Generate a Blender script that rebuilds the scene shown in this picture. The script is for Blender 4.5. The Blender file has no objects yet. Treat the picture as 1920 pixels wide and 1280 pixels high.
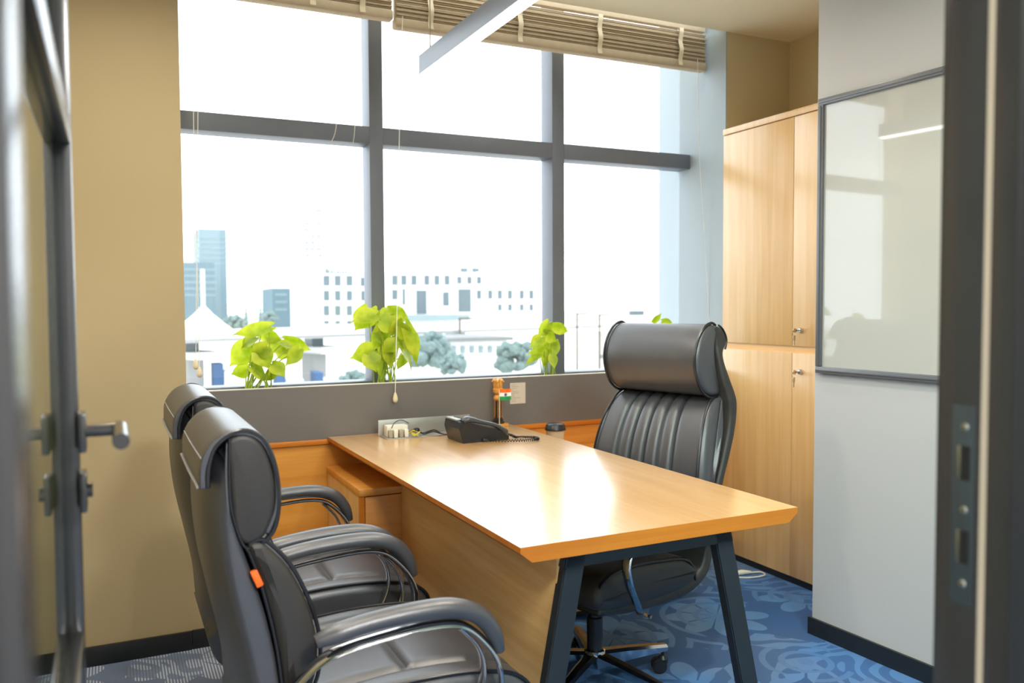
import bpy, bmesh, math, random
from mathutils import Vector, Matrix
R = math.radians
random.seed(7)
SC = bpy.context.scene
COL = SC.collection
PI = math.pi

# ------------------------------------------------------------------ camera
F_PX, YAW, PITCH, ROLL, CAM_H = 1580.1, R(25.532), R(-2.540), R(-0.280), 1.30
fw = Vector((math.sin(YAW)*math.cos(PITCH), math.cos(YAW)*math.cos(PITCH), math.sin(PITCH)))
r0 = Vector((math.cos(YAW), -math.sin(YAW), 0)); u0 = r0.cross(fw)
rt = r0*math.cos(ROLL)+u0*math.sin(ROLL); up = -r0*math.sin(ROLL)+u0*math.cos(ROLL)
cam = bpy.data.objects.new('camera', bpy.data.cameras.new('camera')); COL.objects.link(cam)
cam.matrix_world = Matrix(((rt.x, up.x, -fw.x, 0), (rt.y, up.y, -fw.y, 0), (rt.z, up.z, -fw.z, CAM_H), (0, 0, 0, 1)))
cam.data.sensor_width = 36; cam.data.lens = F_PX/1920*36
cam.data.clip_start = 0.02; cam.data.clip_end = 3000
cam.data.dof.use_dof = True; cam.data.dof.focus_distance = 2.6; cam.data.dof.aperture_fstop = 3.3
SC.camera = cam
def at(px, py, Y):                       # a direction out of the window, followed to the distance Y
    d = fw+rt*((px-960)/F_PX)+up*((640-py)/F_PX)
    return Vector((0, 0, CAM_H))+d*(Y/d.y)

# ------------------------------------------------------------------ world and view
SC.view_settings.view_transform = 'Standard'; SC.view_settings.look = 'None'
SC.view_settings.exposure = 0.0; SC.view_settings.gamma = 1; SC.view_settings.use_curve_mapping = False
W = bpy.data.worlds.new('hazy_sky'); SC.world = W; W.use_nodes = True
wn = W.node_tree; bg = wn.nodes['Background']
bg.inputs['Color'].default_value = (0.83, 0.925, 1.0, 1); bg.inputs['Strength'].default_value = 4.5
SC.cycles.max_bounces = 10; SC.cycles.diffuse_bounces = 5; SC.cycles.glossy_bounces = 4
SC.cycles.transparent_max_bounces = 12; SC.cycles.use_denoising = True
SC.cycles.sample_clamp_indirect = 6

# room numbers (metres; x along the window, y towards it)
Y_WIN, Y_GLASS, Y_PLAN, Y_BEIGE, Y_ALC = 3.717, 3.807, 3.464, 3.362, 3.425
X_L, X_REV, X_CUP, X_ALC = -0.62, 2.85, 2.82, 3.262
Z_CEIL = 2.667
WALL_SLOPE = -0.06
def xw(y): return 2.466+WALL_SLOPE*(y-2.4365)

def area(name, loc, size, power, col, rot=(0, 0, 0), spread=180):
    l = bpy.data.lights.new(name, 'AREA'); l.shape = 'RECTANGLE'; l.size, l.size_y = size
    l.energy = power; l.color = col; l.spread = R(spread)
    o = bpy.data.objects.new(name, l); COL.objects.link(o); o.location = loc; o.rotation_euler = rot
    return o
pl = area('window_portal', (1.28, 3.84, 1.9), (3.15, 2.1), 1, (1, 1, 1), (R(-90), 0, 0)); pl.data.cycles.is_portal = True
WARM = (1.0, 0.93, 0.80)
DOWN = [(0.35, 1.35, 10), (1.50, 1.7, 16), (0.1, 2.5, 15), (1.95, 2.85, 5)]
for (x, y, p) in DOWN:
    area('downlight_lamp', (x, y, Z_CEIL-0.012), (0.1, 0.1), p, WARM, spread=150)
for x in (-0.9, 0.9): area('corridor_fill_lamp', (x, -0.6, 2.62), (0.6, 0.6), 135, (1.0, 0.985, 0.96))  # unseen fill lamps added behind the camera to brighten the room

# ------------------------------------------------------------------ materials
def lin(c): return tuple(((v/255)/12.92 if v/255 < 0.04045 else ((v/255+0.055)/1.055)**2.4) for v in c)+(1,)
def new_mat(name):
    m = bpy.data.materials.new(name); m.use_nodes = True
    return m, m.node_tree, m.node_tree.nodes['Principled BSDF']
def mat(name, col, rough=0.5, metal=0.0, spec=0.5, noise=0.06, nscale=8, bump=0.0, bscale=200, coat=0, emit=None, estr=0):
    m, t, b = new_mat(name); N, L = t.nodes, t.links
    b.inputs['Roughness'].default_value = rough; b.inputs['Metallic'].default_value = metal
    b.inputs['Specular IOR Level'].default_value = spec; b.inputs['Coat Weight'].default_value = coat
    b.inputs['Coat Roughness'].default_value = 0.05
    tc = N.new('ShaderNodeTexCoord'); nz = N.new('ShaderNodeTexNoise'); nz.inputs['Scale'].default_value = nscale
    nz.inputs['Detail'].default_value = 3; L.new(tc.outputs['Object'], nz.inputs['Vector'])
    mr = N.new('ShaderNodeMapRange'); mr.inputs['To Min'].default_value = 1-noise; mr.inputs['To Max'].default_value = 1+noise
    L.new(nz.outputs['Fac'], mr.inputs['Value'])
    mx = N.new('ShaderNodeMix'); mx.data_type = 'RGBA'; mx.blend_type = 'MULTIPLY'; mx.inputs['Factor'].default_value = 1
    mx.inputs['A'].default_value = lin(col); L.new(mr.outputs['Result'], mx.inputs['B'])
    L.new(mx.outputs['Result'], b.inputs['Base Color'])
    if bump:
        n2 = N.new('ShaderNodeTexNoise'); n2.inputs['Scale'].default_value = bscale; L.new(tc.outputs['Object'], n2.inputs['Vector'])
        bp = N.new('ShaderNodeBump'); bp.inputs['Strength'].default_value = bump; bp.inputs['Distance'].default_value = 0.002
        L.new(n2.outputs['Fac'], bp.inputs['Height']); L.new(bp.outputs['Normal'], b.inputs['Normal'])
    if emit:
        b.inputs['Emission Color'].default_value = emit+(1,); b.inputs['Emission Strength'].default_value = estr
    return m
def wood(name, axis, c1, c2, rough=0.35, coat=0.0, croug=0.1):
    m, t, b = new_mat(name); N, L = t.nodes, t.links
    tc = N.new('ShaderNodeTexCoord'); mp = N.new('ShaderNodeMapping')
    s = [1.0, 1.0, 1.0]; s = [28.0]*3; s['xyz'.index(axis)] = 1.3
    mp.inputs['Scale'].default_value = s; L.new(tc.outputs['Object'], mp.inputs['Vector'])
    n1 = N.new('ShaderNodeTexNoise'); n1.inputs['Scale'].default_value = 1.0; n1.inputs['Detail'].default_value = 6; n1.inputs['Distortion'].default_value = 0.4
    L.new(mp.outputs['Vector'], n1.inputs['Vector'])
    n2 = N.new('ShaderNodeTexNoise'); n2.inputs['Scale'].default_value = 6.0; n2.inputs['Detail'].default_value = 4
    L.new(mp.outputs['Vector'], n2.inputs['Vector'])
    ad = N.new('ShaderNodeMath'); ad.operation = 'MULTIPLY_ADD'; ad.inputs[1].default_value = 0.35; L.new(n2.outputs['Fac'], ad.inputs[0]); L.new(n1.outputs['Fac'], ad.inputs[2])
    cr = N.new('ShaderNodeValToRGB'); cr.color_ramp.elements[0].position = 0.42; cr.color_ramp.elements[1].position = 0.92
    cr.color_ramp.elements[0].color = lin(c2); cr.color_ramp.elements[1].color = lin(c1)
    L.new(ad.outputs[0], cr.inputs['Fac']); L.new(cr.outputs['Color'], b.inputs['Base Color'])
    b.inputs['Roughness'].default_value = rough; b.inputs['Coat Weight'].default_value = coat; b.inputs['Coat Roughness'].default_value = croug
    return m
def glass(name, tint=(1, 1, 1), rough=0.0, ior=1.45):
    m = bpy.data.materials.new(name); m.use_nodes = True; t = m.node_tree; N, L = t.nodes, t.links; N.clear()
    o = N.new('ShaderNodeOutputMaterial'); mx = N.new('ShaderNodeMixShader'); tr = N.new('ShaderNodeBsdfTransparent')
    gl = N.new('ShaderNodeBsdfGlossy'); fr = N.new('ShaderNodeFresnel'); ge = N.new('ShaderNodeNewGeometry')
    mr = N.new('ShaderNodeMapRange'); mr.inputs['To Min'].default_value = ior; mr.inputs['To Max'].default_value = 1/ior   # same mirror strength on both faces of the thin pane
    L.new(ge.outputs['Backfacing'], mr.inputs['Value']); L.new(mr.outputs['Result'], fr.inputs['IOR'])
    tr.inputs['Color'].default_value = tint+(1,); gl.inputs['Roughness'].default_value = rough
    L.new(fr.outputs[0], mx.inputs[0]); L.new(tr.outputs[0], mx.inputs[1]); L.new(gl.outputs[0], mx.inputs[2]); L.new(mx.outputs[0], o.inputs[0])
    return m
M = {}
M['beige'] = mat('beige_paint', (182, 164, 126), 0.75, noise=0.02, nscale=3, bump=0.05)
M['alcove'] = mat('khaki_paint', (208, 192, 150), 0.8, noise=0.02, nscale=3)
M['greywall'] = mat('pale_grey_paint', (184, 183, 182), 0.7, noise=0.015, nscale=3, bump=0.04)
M['reveal'] = mat('cool_grey_paint', (160, 170, 175), 0.6, noise=0.015)
M['ceiling'] = mat('cream_ceiling_paint', (238, 228, 198), 0.85, noise=0.015)
M['oakz'] = wood('oak_vertical_grain', 'z', (228, 190, 134), (212, 168, 106), 0.32, 0.25, 0.2)
M['oakx'] = wood('oak_cross_grain', 'x', (226, 158, 70), (206, 132, 48), 0.38, 0.15, 0.2)
M['oaky'] = wood('oak_panel_grain', 'y', (246, 204, 138), (226, 172, 106), 0.4, 0.1, 0.2)
M['desktop'] = wood('oak_desktop_lacquer', 'y', (216, 172, 116), (200, 152, 96), 0.34, 1.0, 0.20)
M['desktop'].node_tree.nodes['Principled BSDF'].inputs['Coat IOR'].default_value = 1.75
M['edge'] = wood('oak_edge_band', 'x', (208, 126, 30), (190, 104, 18), 0.4)
M['leather'] = mat('black_leather', (62, 62, 66), 0.37, spec=1.0, noise=0.10, nscale=14, bump=0.2, bscale=420)
M['leather_side'] = mat('black_leather_matte', (50, 47, 44), 0.48, spec=0.5, noise=0.1, nscale=10, bump=0.2, bscale=420)
M['piping'] = mat('black_piping', (24, 25, 28), 0.35)
M['stitch'] = mat('grey_stitching', (140, 140, 140), 0.7)
M['chrome'] = mat('chrome', (205, 205, 208), 0.09, 1.0, noise=0.02)
M['orange'] = mat('orange_tag_cloth', (244, 110, 30), 0.6)
M['blackmetal'] = mat('black_powder_coat', (38, 41, 45), 0.42, spec=0.5, bump=0.05)
M['plastic'] = mat('black_plastic', (34, 34, 36), 0.35)
M['frame'] = mat('window_frame_grey', (112, 117, 128), 0.45, noise=0.04)
M['planter'] = mat('dark_grey_laminate', (112, 107, 103), 0.42, noise=0.05, nscale=4)
M['planter_edge'] = mat('pale_edge_band', (210, 202, 190), 0.5)
M['soil'] = mat('soil', (70, 52, 38), 0.95, noise=0.4, nscale=60, bump=0.8, bscale=60)
M['skirt'] = mat('black_skirting', (30, 32, 34), 0.4)
M['blind'] = mat('matchstick_blind', (196, 176, 146), 0.8, noise=0.12, nscale=40)
M['tape'] = mat('blind_tape', (226, 210, 178), 0.8)
M['cord'] = mat('white_cord', (235, 230, 220), 0.6)
M['lampbody'] = mat('grey_lamp_housing', (112, 120, 134), 0.45)
M['lampface'] = mat('lamp_diffuser', (255, 255, 255), 0.4, emit=(1.0, 0.97, 0.92), estr=12)
M['downface'] = mat('downlight_diffuser', (255, 255, 255), 0.4, emit=(1.0, 0.9, 0.75), estr=8)
M['board'] = mat('whiteboard_enamel', (182, 182, 176), 0.03, spec=0.6, noise=0.004, coat=0.45)
M['boardframe'] = mat('whiteboard_frame_grey', (98, 100, 104), 0.3, spec=0.6)
M['steel'] = mat('brushed_steel', (190, 188, 182), 0.25, 1.0)
M['alu'] = mat('aluminium_plate', (176, 172, 166), 0.42, 0.7)
M['white'] = mat('white_plastic', (228, 222, 208), 0.4)
M['yellow'] = mat('yellow_cable', (196, 180, 70), 0.5)
M['doormetal'] = mat('door_profile_charcoal', (44, 44, 44), 0.2, spec=0.7)
M['strike'] = mat('strike_plate_dark', (46, 54, 56), 0.35)
M['hole'] = mat('recess_black', (8, 8, 9), 0.6)
M['gasket'] = mat('door_gasket_beige', (166, 156, 136), 0.7)
M['glass'] = glass('clear_window_glass')
M['doorglass'] = glass('green_door_glass', (0.80, 0.93, 0.90), 0.02, 1.5)
M['leafm'] = None
M['gold'] = mat('painted_gold', (226, 160, 76), 0.35, 0.3)
M['darkcol'] = mat('dark_bronze', (44, 34, 28), 0.3)
M['saffron'] = mat('saffron_cloth', (250, 108, 20), 0.7)
M['flagwhite'] = mat('white_cloth', (240, 240, 238), 0.7)
M['green'] = mat('green_cloth', (18, 150, 74), 0.7)
M['navy'] = mat('navy_print', (30, 40, 120), 0.7)
M['paper'] = mat('note_paper', (206, 192, 176), 0.8)
M['ink'] = mat('faded_ink', (138, 128, 120), 0.8)
M['cup'] = mat('kraft_cup_paper', (222, 204, 172), 0.8)
M['screen'] = mat('phone_bluish_plastic', (112, 126, 142), 0.18)
M['handset'] = mat('phone_handset_grey', (66, 70, 76), 0.22)

def leaf_mat():
    m, t, b = new_mat('lime_leaf'); N, L = t.nodes, t.links
    tc = N.new('ShaderNodeTexCoord'); nz = N.new('ShaderNodeTexNoise'); nz.inputs['Scale'].default_value = 14
    L.new(tc.outputs['Object'], nz.inputs['Vector'])
    cr = N.new('ShaderNodeValToRGB'); cr.color_ramp.elements[0].color = lin((140, 168, 4)); cr.color_ramp.elements[1].color = lin((208, 216, 60))
    cr.color_ramp.elements[0].position = 0.35; cr.color_ramp.elements[1].position = 0.7
    L.new(nz.outputs['Fac'], cr.inputs['Fac']); L.new(cr.outputs['Color'], b.inputs['Base Color'])
    b.inputs['Roughness'].default_value = 0.45
    tl = N.new('ShaderNodeBsdfTranslucent'); L.new(cr.outputs['Color'], tl.inputs['Color'])
    mx = N.new('ShaderNodeMixShader'); mx.inputs[0].default_value = 0.4
    o = N['Material Output']; L.new(b.outputs[0], mx.inputs[1]); L.new(tl.outputs[0], mx.inputs[2]); L.new(mx.outputs[0], o.inputs[0])
    return m
M['leaf'] = leaf_mat(); M['stem'] = mat('lime_stem', (158, 180, 40), 0.5)

def carpet_mat():
    m, t, b = new_mat('patterned_blue_carpet'); N, L = t.nodes, t.links
    tc = N.new('ShaderNodeTexCoord'); P = tc.outputs['Object']
    def math_(op, a, b_=None, c=None):
        n = N.new('ShaderNodeMath'); n.operation = op
        for i, v in enumerate((a, b_, c)):
            if v is None: continue
            if isinstance(v, (int, float)): n.inputs[i].default_value = v
            else: L.new(v, n.inputs[i])
        return n.outputs[0]
    def mix(f, a, b_):
        n = N.new('ShaderNodeMix'); n.data_type = 'RGBA'
        for k, v in (('Factor', f), ('A', a), ('B', b_)):
            if isinstance(v, tuple): n.inputs[k].default_value = v
            elif isinstance(v, float): n.inputs[k].default_value = v
            else: L.new(v, n.inputs[k])
        return n.outputs['Result']
    sp = N.new('ShaderNodeSeparateXYZ'); L.new(P, sp.inputs[0]); X, Y = sp.outputs[0], sp.outputs[1]
    # half-metre tiles, each with its own motif centre
    tx = math_('SUBTRACT', math_('FRACT', math_('DIVIDE', X, 0.5)), 0.5); ty = math_('SUBTRACT', math_('FRACT', math_('DIVIDE', Y, 0.5)), 0.5)
    rad = math_('SQRT', math_('ADD', math_('MULTIPLY', tx, tx), math_('MULTIPLY', ty, ty)))
    ang = math_('ARCTAN2', ty, tx)
    petal = math_('ABSOLUTE', math_('SINE', math_('MULTIPLY', ang, 4.0)))
    star = math_('LESS_THAN', rad, math_('MULTIPLY_ADD', petal, 0.2, 0.24))
    veins = math_('LESS_THAN', math_('ABSOLUTE', math_('SINE', math_('MULTIPLY', ang, 4.0))), 0.16)
    cut = math_('MULTIPLY', star, math_('SUBTRACT', 1.0, veins))
    ring = math_('GREATER_THAN', math_('SINE', math_('MULTIPLY', rad, 46.0)), 0.45)
    vor = N.new('ShaderNodeTexVoronoi'); vor.inputs['Scale'].default_value = 3.4; L.new(P, vor.inputs['Vector'])
    cell = N.new('ShaderNodeSeparateColor'); L.new(vor.outputs['Color'], cell.inputs[0])
    which = math_('GREATER_THAN', cell.outputs[0], 0.5)
    wv = N.new('ShaderNodeTexNoise'); wv.inputs['Scale'].default_value = 3.2; wv.inputs['Detail'].default_value = 0.5; wv.inputs['Distortion'].default_value = 1.6; L.new(P, wv.inputs['Vector'])
    swirl = math_('GREATER_THAN', math_('SINE', math_('MULTIPLY', wv.outputs['Fac'], 34.0)), 0.25)
    pa = mix(which, mix(cut, (0, 0, 0, 1), (1, 1, 1, 1)), mix(swirl, (0.15, 0.15, 0.15, 1), (0.9, 0.9, 0.9, 1)))
    pb = mix(math_('MULTIPLY', ring, math_('GREATER_THAN', cell.outputs[1], 0.55)), pa, (0.7, 0.7, 0.7, 1))
    stripe = math_('GREATER_THAN', math_('SINE', math_('MULTIPLY', X, 620.0)), 0.1)
    nz = N.new('ShaderNodeTexNoise'); nz.inputs['Scale'].default_value = 1.7; L.new(P, nz.inputs['Vector'])
    warm = N.new('ShaderNodeMapRange'); warm.inputs['From Min'].default_value = 0.46; warm.inputs['From Max'].default_value = 0.6; L.new(nz.outputs['Fac'], warm.inputs['Value'])
    blue = mix(pb, lin((64, 98, 148)), lin((90, 132, 184)))
    grey = mix(pb, lin((76, 88, 106)), lin((118, 128, 142)))
    # grey-blue ribbed tiles on the left, blue ones on the right
    left = N.new('ShaderNodeMapRange'); left.inputs['From Min'].default_value = 0.75; left.inputs['From Max'].default_value = 0.7; L.new(X, left.inputs['Value'])
    right = mix(math_('MULTIPLY', warm.outputs[0], 0.45), blue, grey)
    ribs = mix(math_('MULTIPLY', stripe, pb), lin((104, 118, 144)), lin((178, 188, 206)))
    c = mix(left.outputs[0], right, ribs)
    fz = N.new('ShaderNodeTexNoise'); fz.inputs['Scale'].default_value = 500; L.new(P, fz.inputs['Vector'])
    fm = N.new('ShaderNodeMapRange'); fm.inputs['To Min'].default_value = 0.75; fm.inputs['To Max'].default_value = 1.25; L.new(fz.outputs['Fac'], fm.inputs['Value'])
    mu = N.new('ShaderNodeMix'); mu.data_type = 'RGBA'; mu.blend_type = 'MULTIPLY'; mu.inputs['Factor'].default_value = 1; L.new(c, mu.inputs['A']); L.new(fm.outputs[0], mu.inputs['B'])
    L.new(mu.outputs['Result'], b.inputs['Base Color']); b.inputs['Roughness'].default_value = 0.95; b.inputs['Specular IOR Level'].default_value = 0.15
    bp = N.new('ShaderNodeBump'); bp.inputs['Strength'].default_value = 0.6; bp.inputs['Distance'].default_value = 0.004; L.new(fz.outputs['Fac'], bp.inputs['Height']); L.new(bp.outputs['Normal'], b.inputs['Normal'])
    return m
M['carpet'] = carpet_mat()

# ------------------------------------------------------------------ builders
def tag(o, label=None, cat=None, group=None, kind=None):
    if label: o['label'] = label
    if cat: o['category'] = cat
    if group: o['group'] = group
    if kind: o['kind'] = kind
    return o
def thing(name, label, cat, loc=(0, 0, 0), rz=0.0, group=None):
    o = bpy.data.objects.new(name, None); o.empty_display_size = 0.1; COL.objects.link(o)
    o.location = loc; o.rotation_euler = (0, 0, rz)
    return tag(o, label, cat, group)
def copy_tree(o, parent=None):
    c = o.copy(); COL.objects.link(c); c.parent = parent
    for ch in list(o.children): copy_tree(ch, c)
    return c
def catmull(pts, n=6, closed=False):
    P = [Vector(p) for p in pts]; out = []; N = len(P)
    rng = range(N if closed else N-1)
    for i in rng:
        a, b, c, d = (P[(i-1) % N], P[i], P[(i+1) % N], P[(i+2) % N]) if closed else (P[max(i-1, 0)], P[i], P[i+1], P[min(i+2, N-1)])
        for k in range(n):
            t = k/n
            out.append(0.5*((2*b)+(c-a)*t+(2*a-5*b+4*c-d)*t*t+(3*b-a-3*c+d)*t**3))
    if not closed: out.append(P[-1])
    return out
class MB:
    def __init__(s): s.bm = bmesh.new(); s.smooth = []
    def box(s, x0, x1, y0, y1, z0, z1, bev=0.0, rz=0.0, seg=2):
        b = bmesh.new(); bmesh.ops.create_cube(b, size=1)
        bmesh.ops.scale(b, vec=(abs(x1-x0), abs(y1-y0), abs(z1-z0)), verts=b.verts)
        if bev: bmesh.ops.bevel(b, geom=b.edges[:], offset=bev, segments=seg, affect='EDGES', profile=0.5)
        bmesh.ops.rotate(b, cent=(0, 0, 0), matrix=Matrix.Rotation(rz, 3, 'Z'), verts=b.verts)
        bmesh.ops.translate(b, vec=((x0+x1)/2, (y0+y1)/2, (z0+z1)/2), verts=b.verts)
        return s.merge(b)
    def merge(s, b, mtx=None):
        if mtx is not None: bmesh.ops.transform(b, matrix=mtx, verts=b.verts)
        me = bpy.data.meshes.new('t'); b.to_mesh(me); b.free(); s.bm.from_mesh(me); bpy.data.meshes.remove(me); return s
    def rings(s, rings, cap=True, closed=True, strip=False):
        vs = [[s.bm.verts.new(p) for p in r] for r in rings]
        n = len(rings[0])
        for a, b in zip(vs, vs[1:]):
            for i in range(n if closed else n-1):
                j = (i+1) % n
                try: s.bm.faces.new((a[i], a[j], b[j], b[i]))
                except ValueError: pass
        if cap and closed:
            for r in (vs[0], vs[-1]):
                if strip:
                    for i in range(n//2-1): s.bm.faces.new((r[i], r[i+1], r[n-2-i], r[n-1-i]))
                else:
                    c = s.bm.verts.new(sum((v.co for v in r), Vector())/n)
                    for i in range(n): s.bm.faces.new((r[i], r[(i+1) % n], c))
        return s
    def tube(s, path, r=0.01, seg=10, section=None, upv=(0, 0, 1), smooth=0, radii=None):
        P = catmull(path, smooth) if smooth else [Vector(p) for p in path]
        upv = Vector(upv); rs = []; N = len(P)
        prev = None
        for i, p in enumerate(P):
            t = (P[min(i+1, N-1)]-P[max(i-1, 0)]).normalized()
            u = upv if prev is None else prev
            a = u-t*u.dot(t)
            if a.length < 1e-4: a = Vector((1, 0, 0))-t*t.x
            if a.length < 1e-4: a = Vector((0, 1, 0))
            a.normalize(); b = t.cross(a); prev = a
            f = 1.0
            if radii: k = i/(N-1)*(len(radii)-1); j = min(int(k), len(radii)-2); f = radii[j]*(1-(k-j))+radii[j+1]*(k-j)
            if section: rs.append([p+a*(sa*f)+b*(sb*f) for sa, sb in section])
            else: rs.append([p+(a*math.cos(q*2*PI/seg)+b*math.sin(q*2*PI/seg))*(r*f) for q in range(seg)])
        return s.rings(rs)
    def lathe(s, prof, c=(0, 0, 0), seg=24, axis='z'):
        rs = []
        for (r, h) in prof:
            ring = []
            for q in range(seg):
                a = q*2*PI/seg; u, v = r*math.cos(a), r*math.sin(a)
                ring.append(Vector(c)+(Vector((u, v, h)) if axis == 'z' else Vector((h, u, v)) if axis == 'x' else Vector((u, h, v))))
            rs.append(ring)
        return s.rings(rs)
    def prism(s, poly, y0, y1, plane='xz'):
        f = (lambda p, k: Vector((p[0], k, p[1]))) if plane == 'xz' else (lambda p, k: Vector((p[0], p[1], k))) if plane == 'xy' else (lambda p, k: Vector((k, p[0], p[1])))
        a = [s.bm.verts.new(f(p, y0)) for p in poly]; b = [s.bm.verts.new(f(p, y1)) for p in poly]; n = len(poly)
        s.bm.faces.new(a); s.bm.faces.new(b[::-1])
        for i in range(n): s.bm.faces.new((a[i], b[i], b[(i+1) % n], a[(i+1) % n]))
        return s
    def pillow(s, prof, hw, b=0.02, n=5, smooth=5, wave=None, width=None, sheet=None):
        """closed side profile (x,z) swept across y, its ends rounded by b; wave(y, p)->offset, width(z)->half width factor"""
        P = catmull([(p[0], p[1], 0) for p in prof], smooth, True) if not sheet else catmull([(p[0], p[1], 0) for p in sheet[0]], smooth)+catmull([(p[0], p[1], 0) for p in sheet[1]], smooth)
        m = len(P)
        ar = sum(P[i].x*P[(i+1) % m].y-P[(i+1) % m].x*P[i].y for i in range(m)); sg = 1 if ar > 0 else -1
        nr = []
        for i in range(m):
            t = (P[(i+1) % m]-P[i-1]).normalized(); nr.append(Vector((t.y, -t.x, 0))*sg)
        cuts = [(-hw+b*(1-math.cos(q)), b*(1-math.sin(q))) for q in [R(v) for v in (0, 22, 45, 68, 90)]]
        ys = cuts+[(-hw+b+(2*hw-2*b)*k/n, 0) for k in range(1, n)]+[(-y, o) for y, o in cuts[::-1]]
        rs = []
        for y, o in ys:
            ring = []
            for p, q in zip(P, nr):
                d = -o+(wave(y, p) if wave else 0)
                w = width(p.y) if width else 1
                ring.append(Vector((p.x+q.x*d, y*w, p.y+q.y*d)))
            rs.append(ring)
        return s.rings(rs, strip=bool(sheet))
    def build(s, name, m, parent=None, smooth=True, angle=40, loc=None):
        bmesh.ops.remove_doubles(s.bm, verts=s.bm.verts, dist=1e-6)
        bmesh.ops.recalc_face_normals(s.bm, faces=s.bm.faces)
        me = bpy.data.meshes.new(name); s.bm.to_mesh(me); s.bm.free()
        me.materials.append(m)
        if smooth:
            for p in me.polygons: p.use_smooth = True
            me.set_sharp_from_angle(angle=R(angle))
        o = bpy.data.objects.new(name, me); COL.objects.link(o); o.parent = parent
        if loc is not None: o.location = loc
        return o
def top(name, mb, m, label, cat, group=None, center=None, **k):
    """a thing that is one mesh: its origin is moved to its base"""
    o = mb.build(name, m, None, **k)
    xs = [v.co for v in o.data.vertices]; c = Vector(((min(v.x for v in xs)+max(v.x for v in xs))/2, (min(v.y for v in xs)+max(v.y for v in xs))/2, min(v.z for v in xs)))
    o.data.transform(Matrix.Translation(-c)); o.location = c
    return tag(o, label, cat, group)
def struct(name, mb, m, **k): return tag(mb.build(name, m, None, **k), kind='structure')

# ------------------------------------------------------------------ the setting
struct('floor', MB().box(-2.4, 3.6, -1.7, 4.05, -0.06, 0.0), M['carpet'])
struct('ceiling', MB().box(-2.4, 3.6, -1.7, Y_ALC, Z_CEIL, Z_CEIL+0.08).box(-2.4, 3.6, Y_ALC, 4.0, 2.98, 3.06), M['ceiling'])
struct('wall_window_left', MB().box(-0.74, 0.2545, Y_BEIGE, Y_BEIGE+0.13, 0, 3.0).box(-0.74, -0.30, Y_BEIGE+0.13, 4.0, 0, 3.0), M['beige'])
struct('wall_under_window', MB().box(0.2545, 0.43, Y_BEIGE+0.004, Y_PLAN+0.2, 0, 0.744), M['beige'])
struct('wall_left', MB().box(-0.74, X_L, 0.40, Y_BEIGE, 0, Z_CEIL+0.02), M['beige'])
struct('wall_window_base', MB().box(-0.30, X_REV, Y_WIN, 4.0, 0, 0.82), M['greywall'])
struct('wall_alcove', MB().box(X_REV, X_ALC+0.1, Y_ALC, 4.0, 0, 3.0), M['alcove'])
struct('trim_window_reveal', MB().box(X_REV-0.006, X_REV+0.001, Y_ALC+0.002, 4.0, 0.0, 3.0), M['reveal'])
struct('wall_alcove_side', MB().box(X_ALC, X_ALC+0.1, 2.3, Y_ALC, 0, Z_CEIL+0.02), M['alcove'])
yA, yB = 2.4365, 0.56
struct('wall_right', MB().prism([(xw(yB), yB), (xw(yA), yA), (X_ALC+0.1, yA), (X_ALC+0.1, yB)], 0, Z_CEIL+0.02, 'xy'), M['greywall'])
struct('baseboard_right', MB().prism([(xw(0.7)-0.012, 0.7), (xw(yA)-0.012, yA+0.012), (xw(yA)+0.1, yA+0.012), (xw(yA)+0.1, yA), (xw(yA), yA), (xw(0.7), 0.7)], 0, 0.066, 'xy'), M['skirt'])
struct('baseboard_left', MB().box(X_L, 0.2535, Y_BEIGE-0.012, Y_BEIGE, 0, 0.071, 0.001).box(0.2555, 0.43, Y_BEIGE-0.008, Y_BEIGE+0.004, 0, 0.071, 0.001), M['skirt'])
# corridor behind the doorway
struct('wall_corridor_back', MB().box(-2.4, 3.6, -1.8, -1.7, 0, 2.75), M['greywall'])
struct('wall_corridor_left', MB().box(-2.5, -2.4, -1.8, 4.0, 0, 2.75), M['greywall'])
struct('wall_corridor_right', MB().box(3.36, 3.6, -1.8, 0.56, 0, 2.75), M['greywall'])
struct('wall_partition_left', MB().box(-2.4, -0.16, 0.38, 0.46, 0, 2.75), M['greywall'])
struct('wall_door_header', MB().box(-0.2, 3.4, 0.44, 0.58, 2.35, 2.75), M['greywall'])

# window: frame members are parts of one structure
win = bpy.data.objects.new('window_1', None); COL.objects.link(win); win.location = (1.5, Y_WIN, 0.82); win['kind'] = 'structure'
def wpart(name, mb, m, **k):
    o = mb.build(name, m, win, **k); o.matrix_parent_inverse = Matrix.Translation(-win.location); return o
ZW0, ZW1 = 0.955, 2.95
for (a, b) in ((1.072, 1.135), (2.002, 2.070)): wpart('mullion', MB().box(a, b, Y_WIN, Y_GLASS+0.03, 0.80, ZW1, 0.002), M['frame'])
for (a, b) in ((-0.298, 1.072), (1.135, 2.002), (2.070, 2.85)):
    wpart('transom', MB().box(a, b, Y_WIN, Y_GLASS+0.02, 2.022, 2.098, 0.002), M['frame'])
    wpart('sill_rail', MB().box(a, b, Y_WIN, Y_GLASS+0.03, 0.80, ZW0, 0.002), M['frame'])
    wpart('pane', MB().box(a, b, Y_GLASS, Y_GLASS+0.006, ZW0, 2.022), M['glass'], smooth=False)
    wpart('pane', MB().box(a, b, Y_GLASS, Y_GLASS+0.006, 2.098, ZW1), M['glass'], smooth=False)

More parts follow.
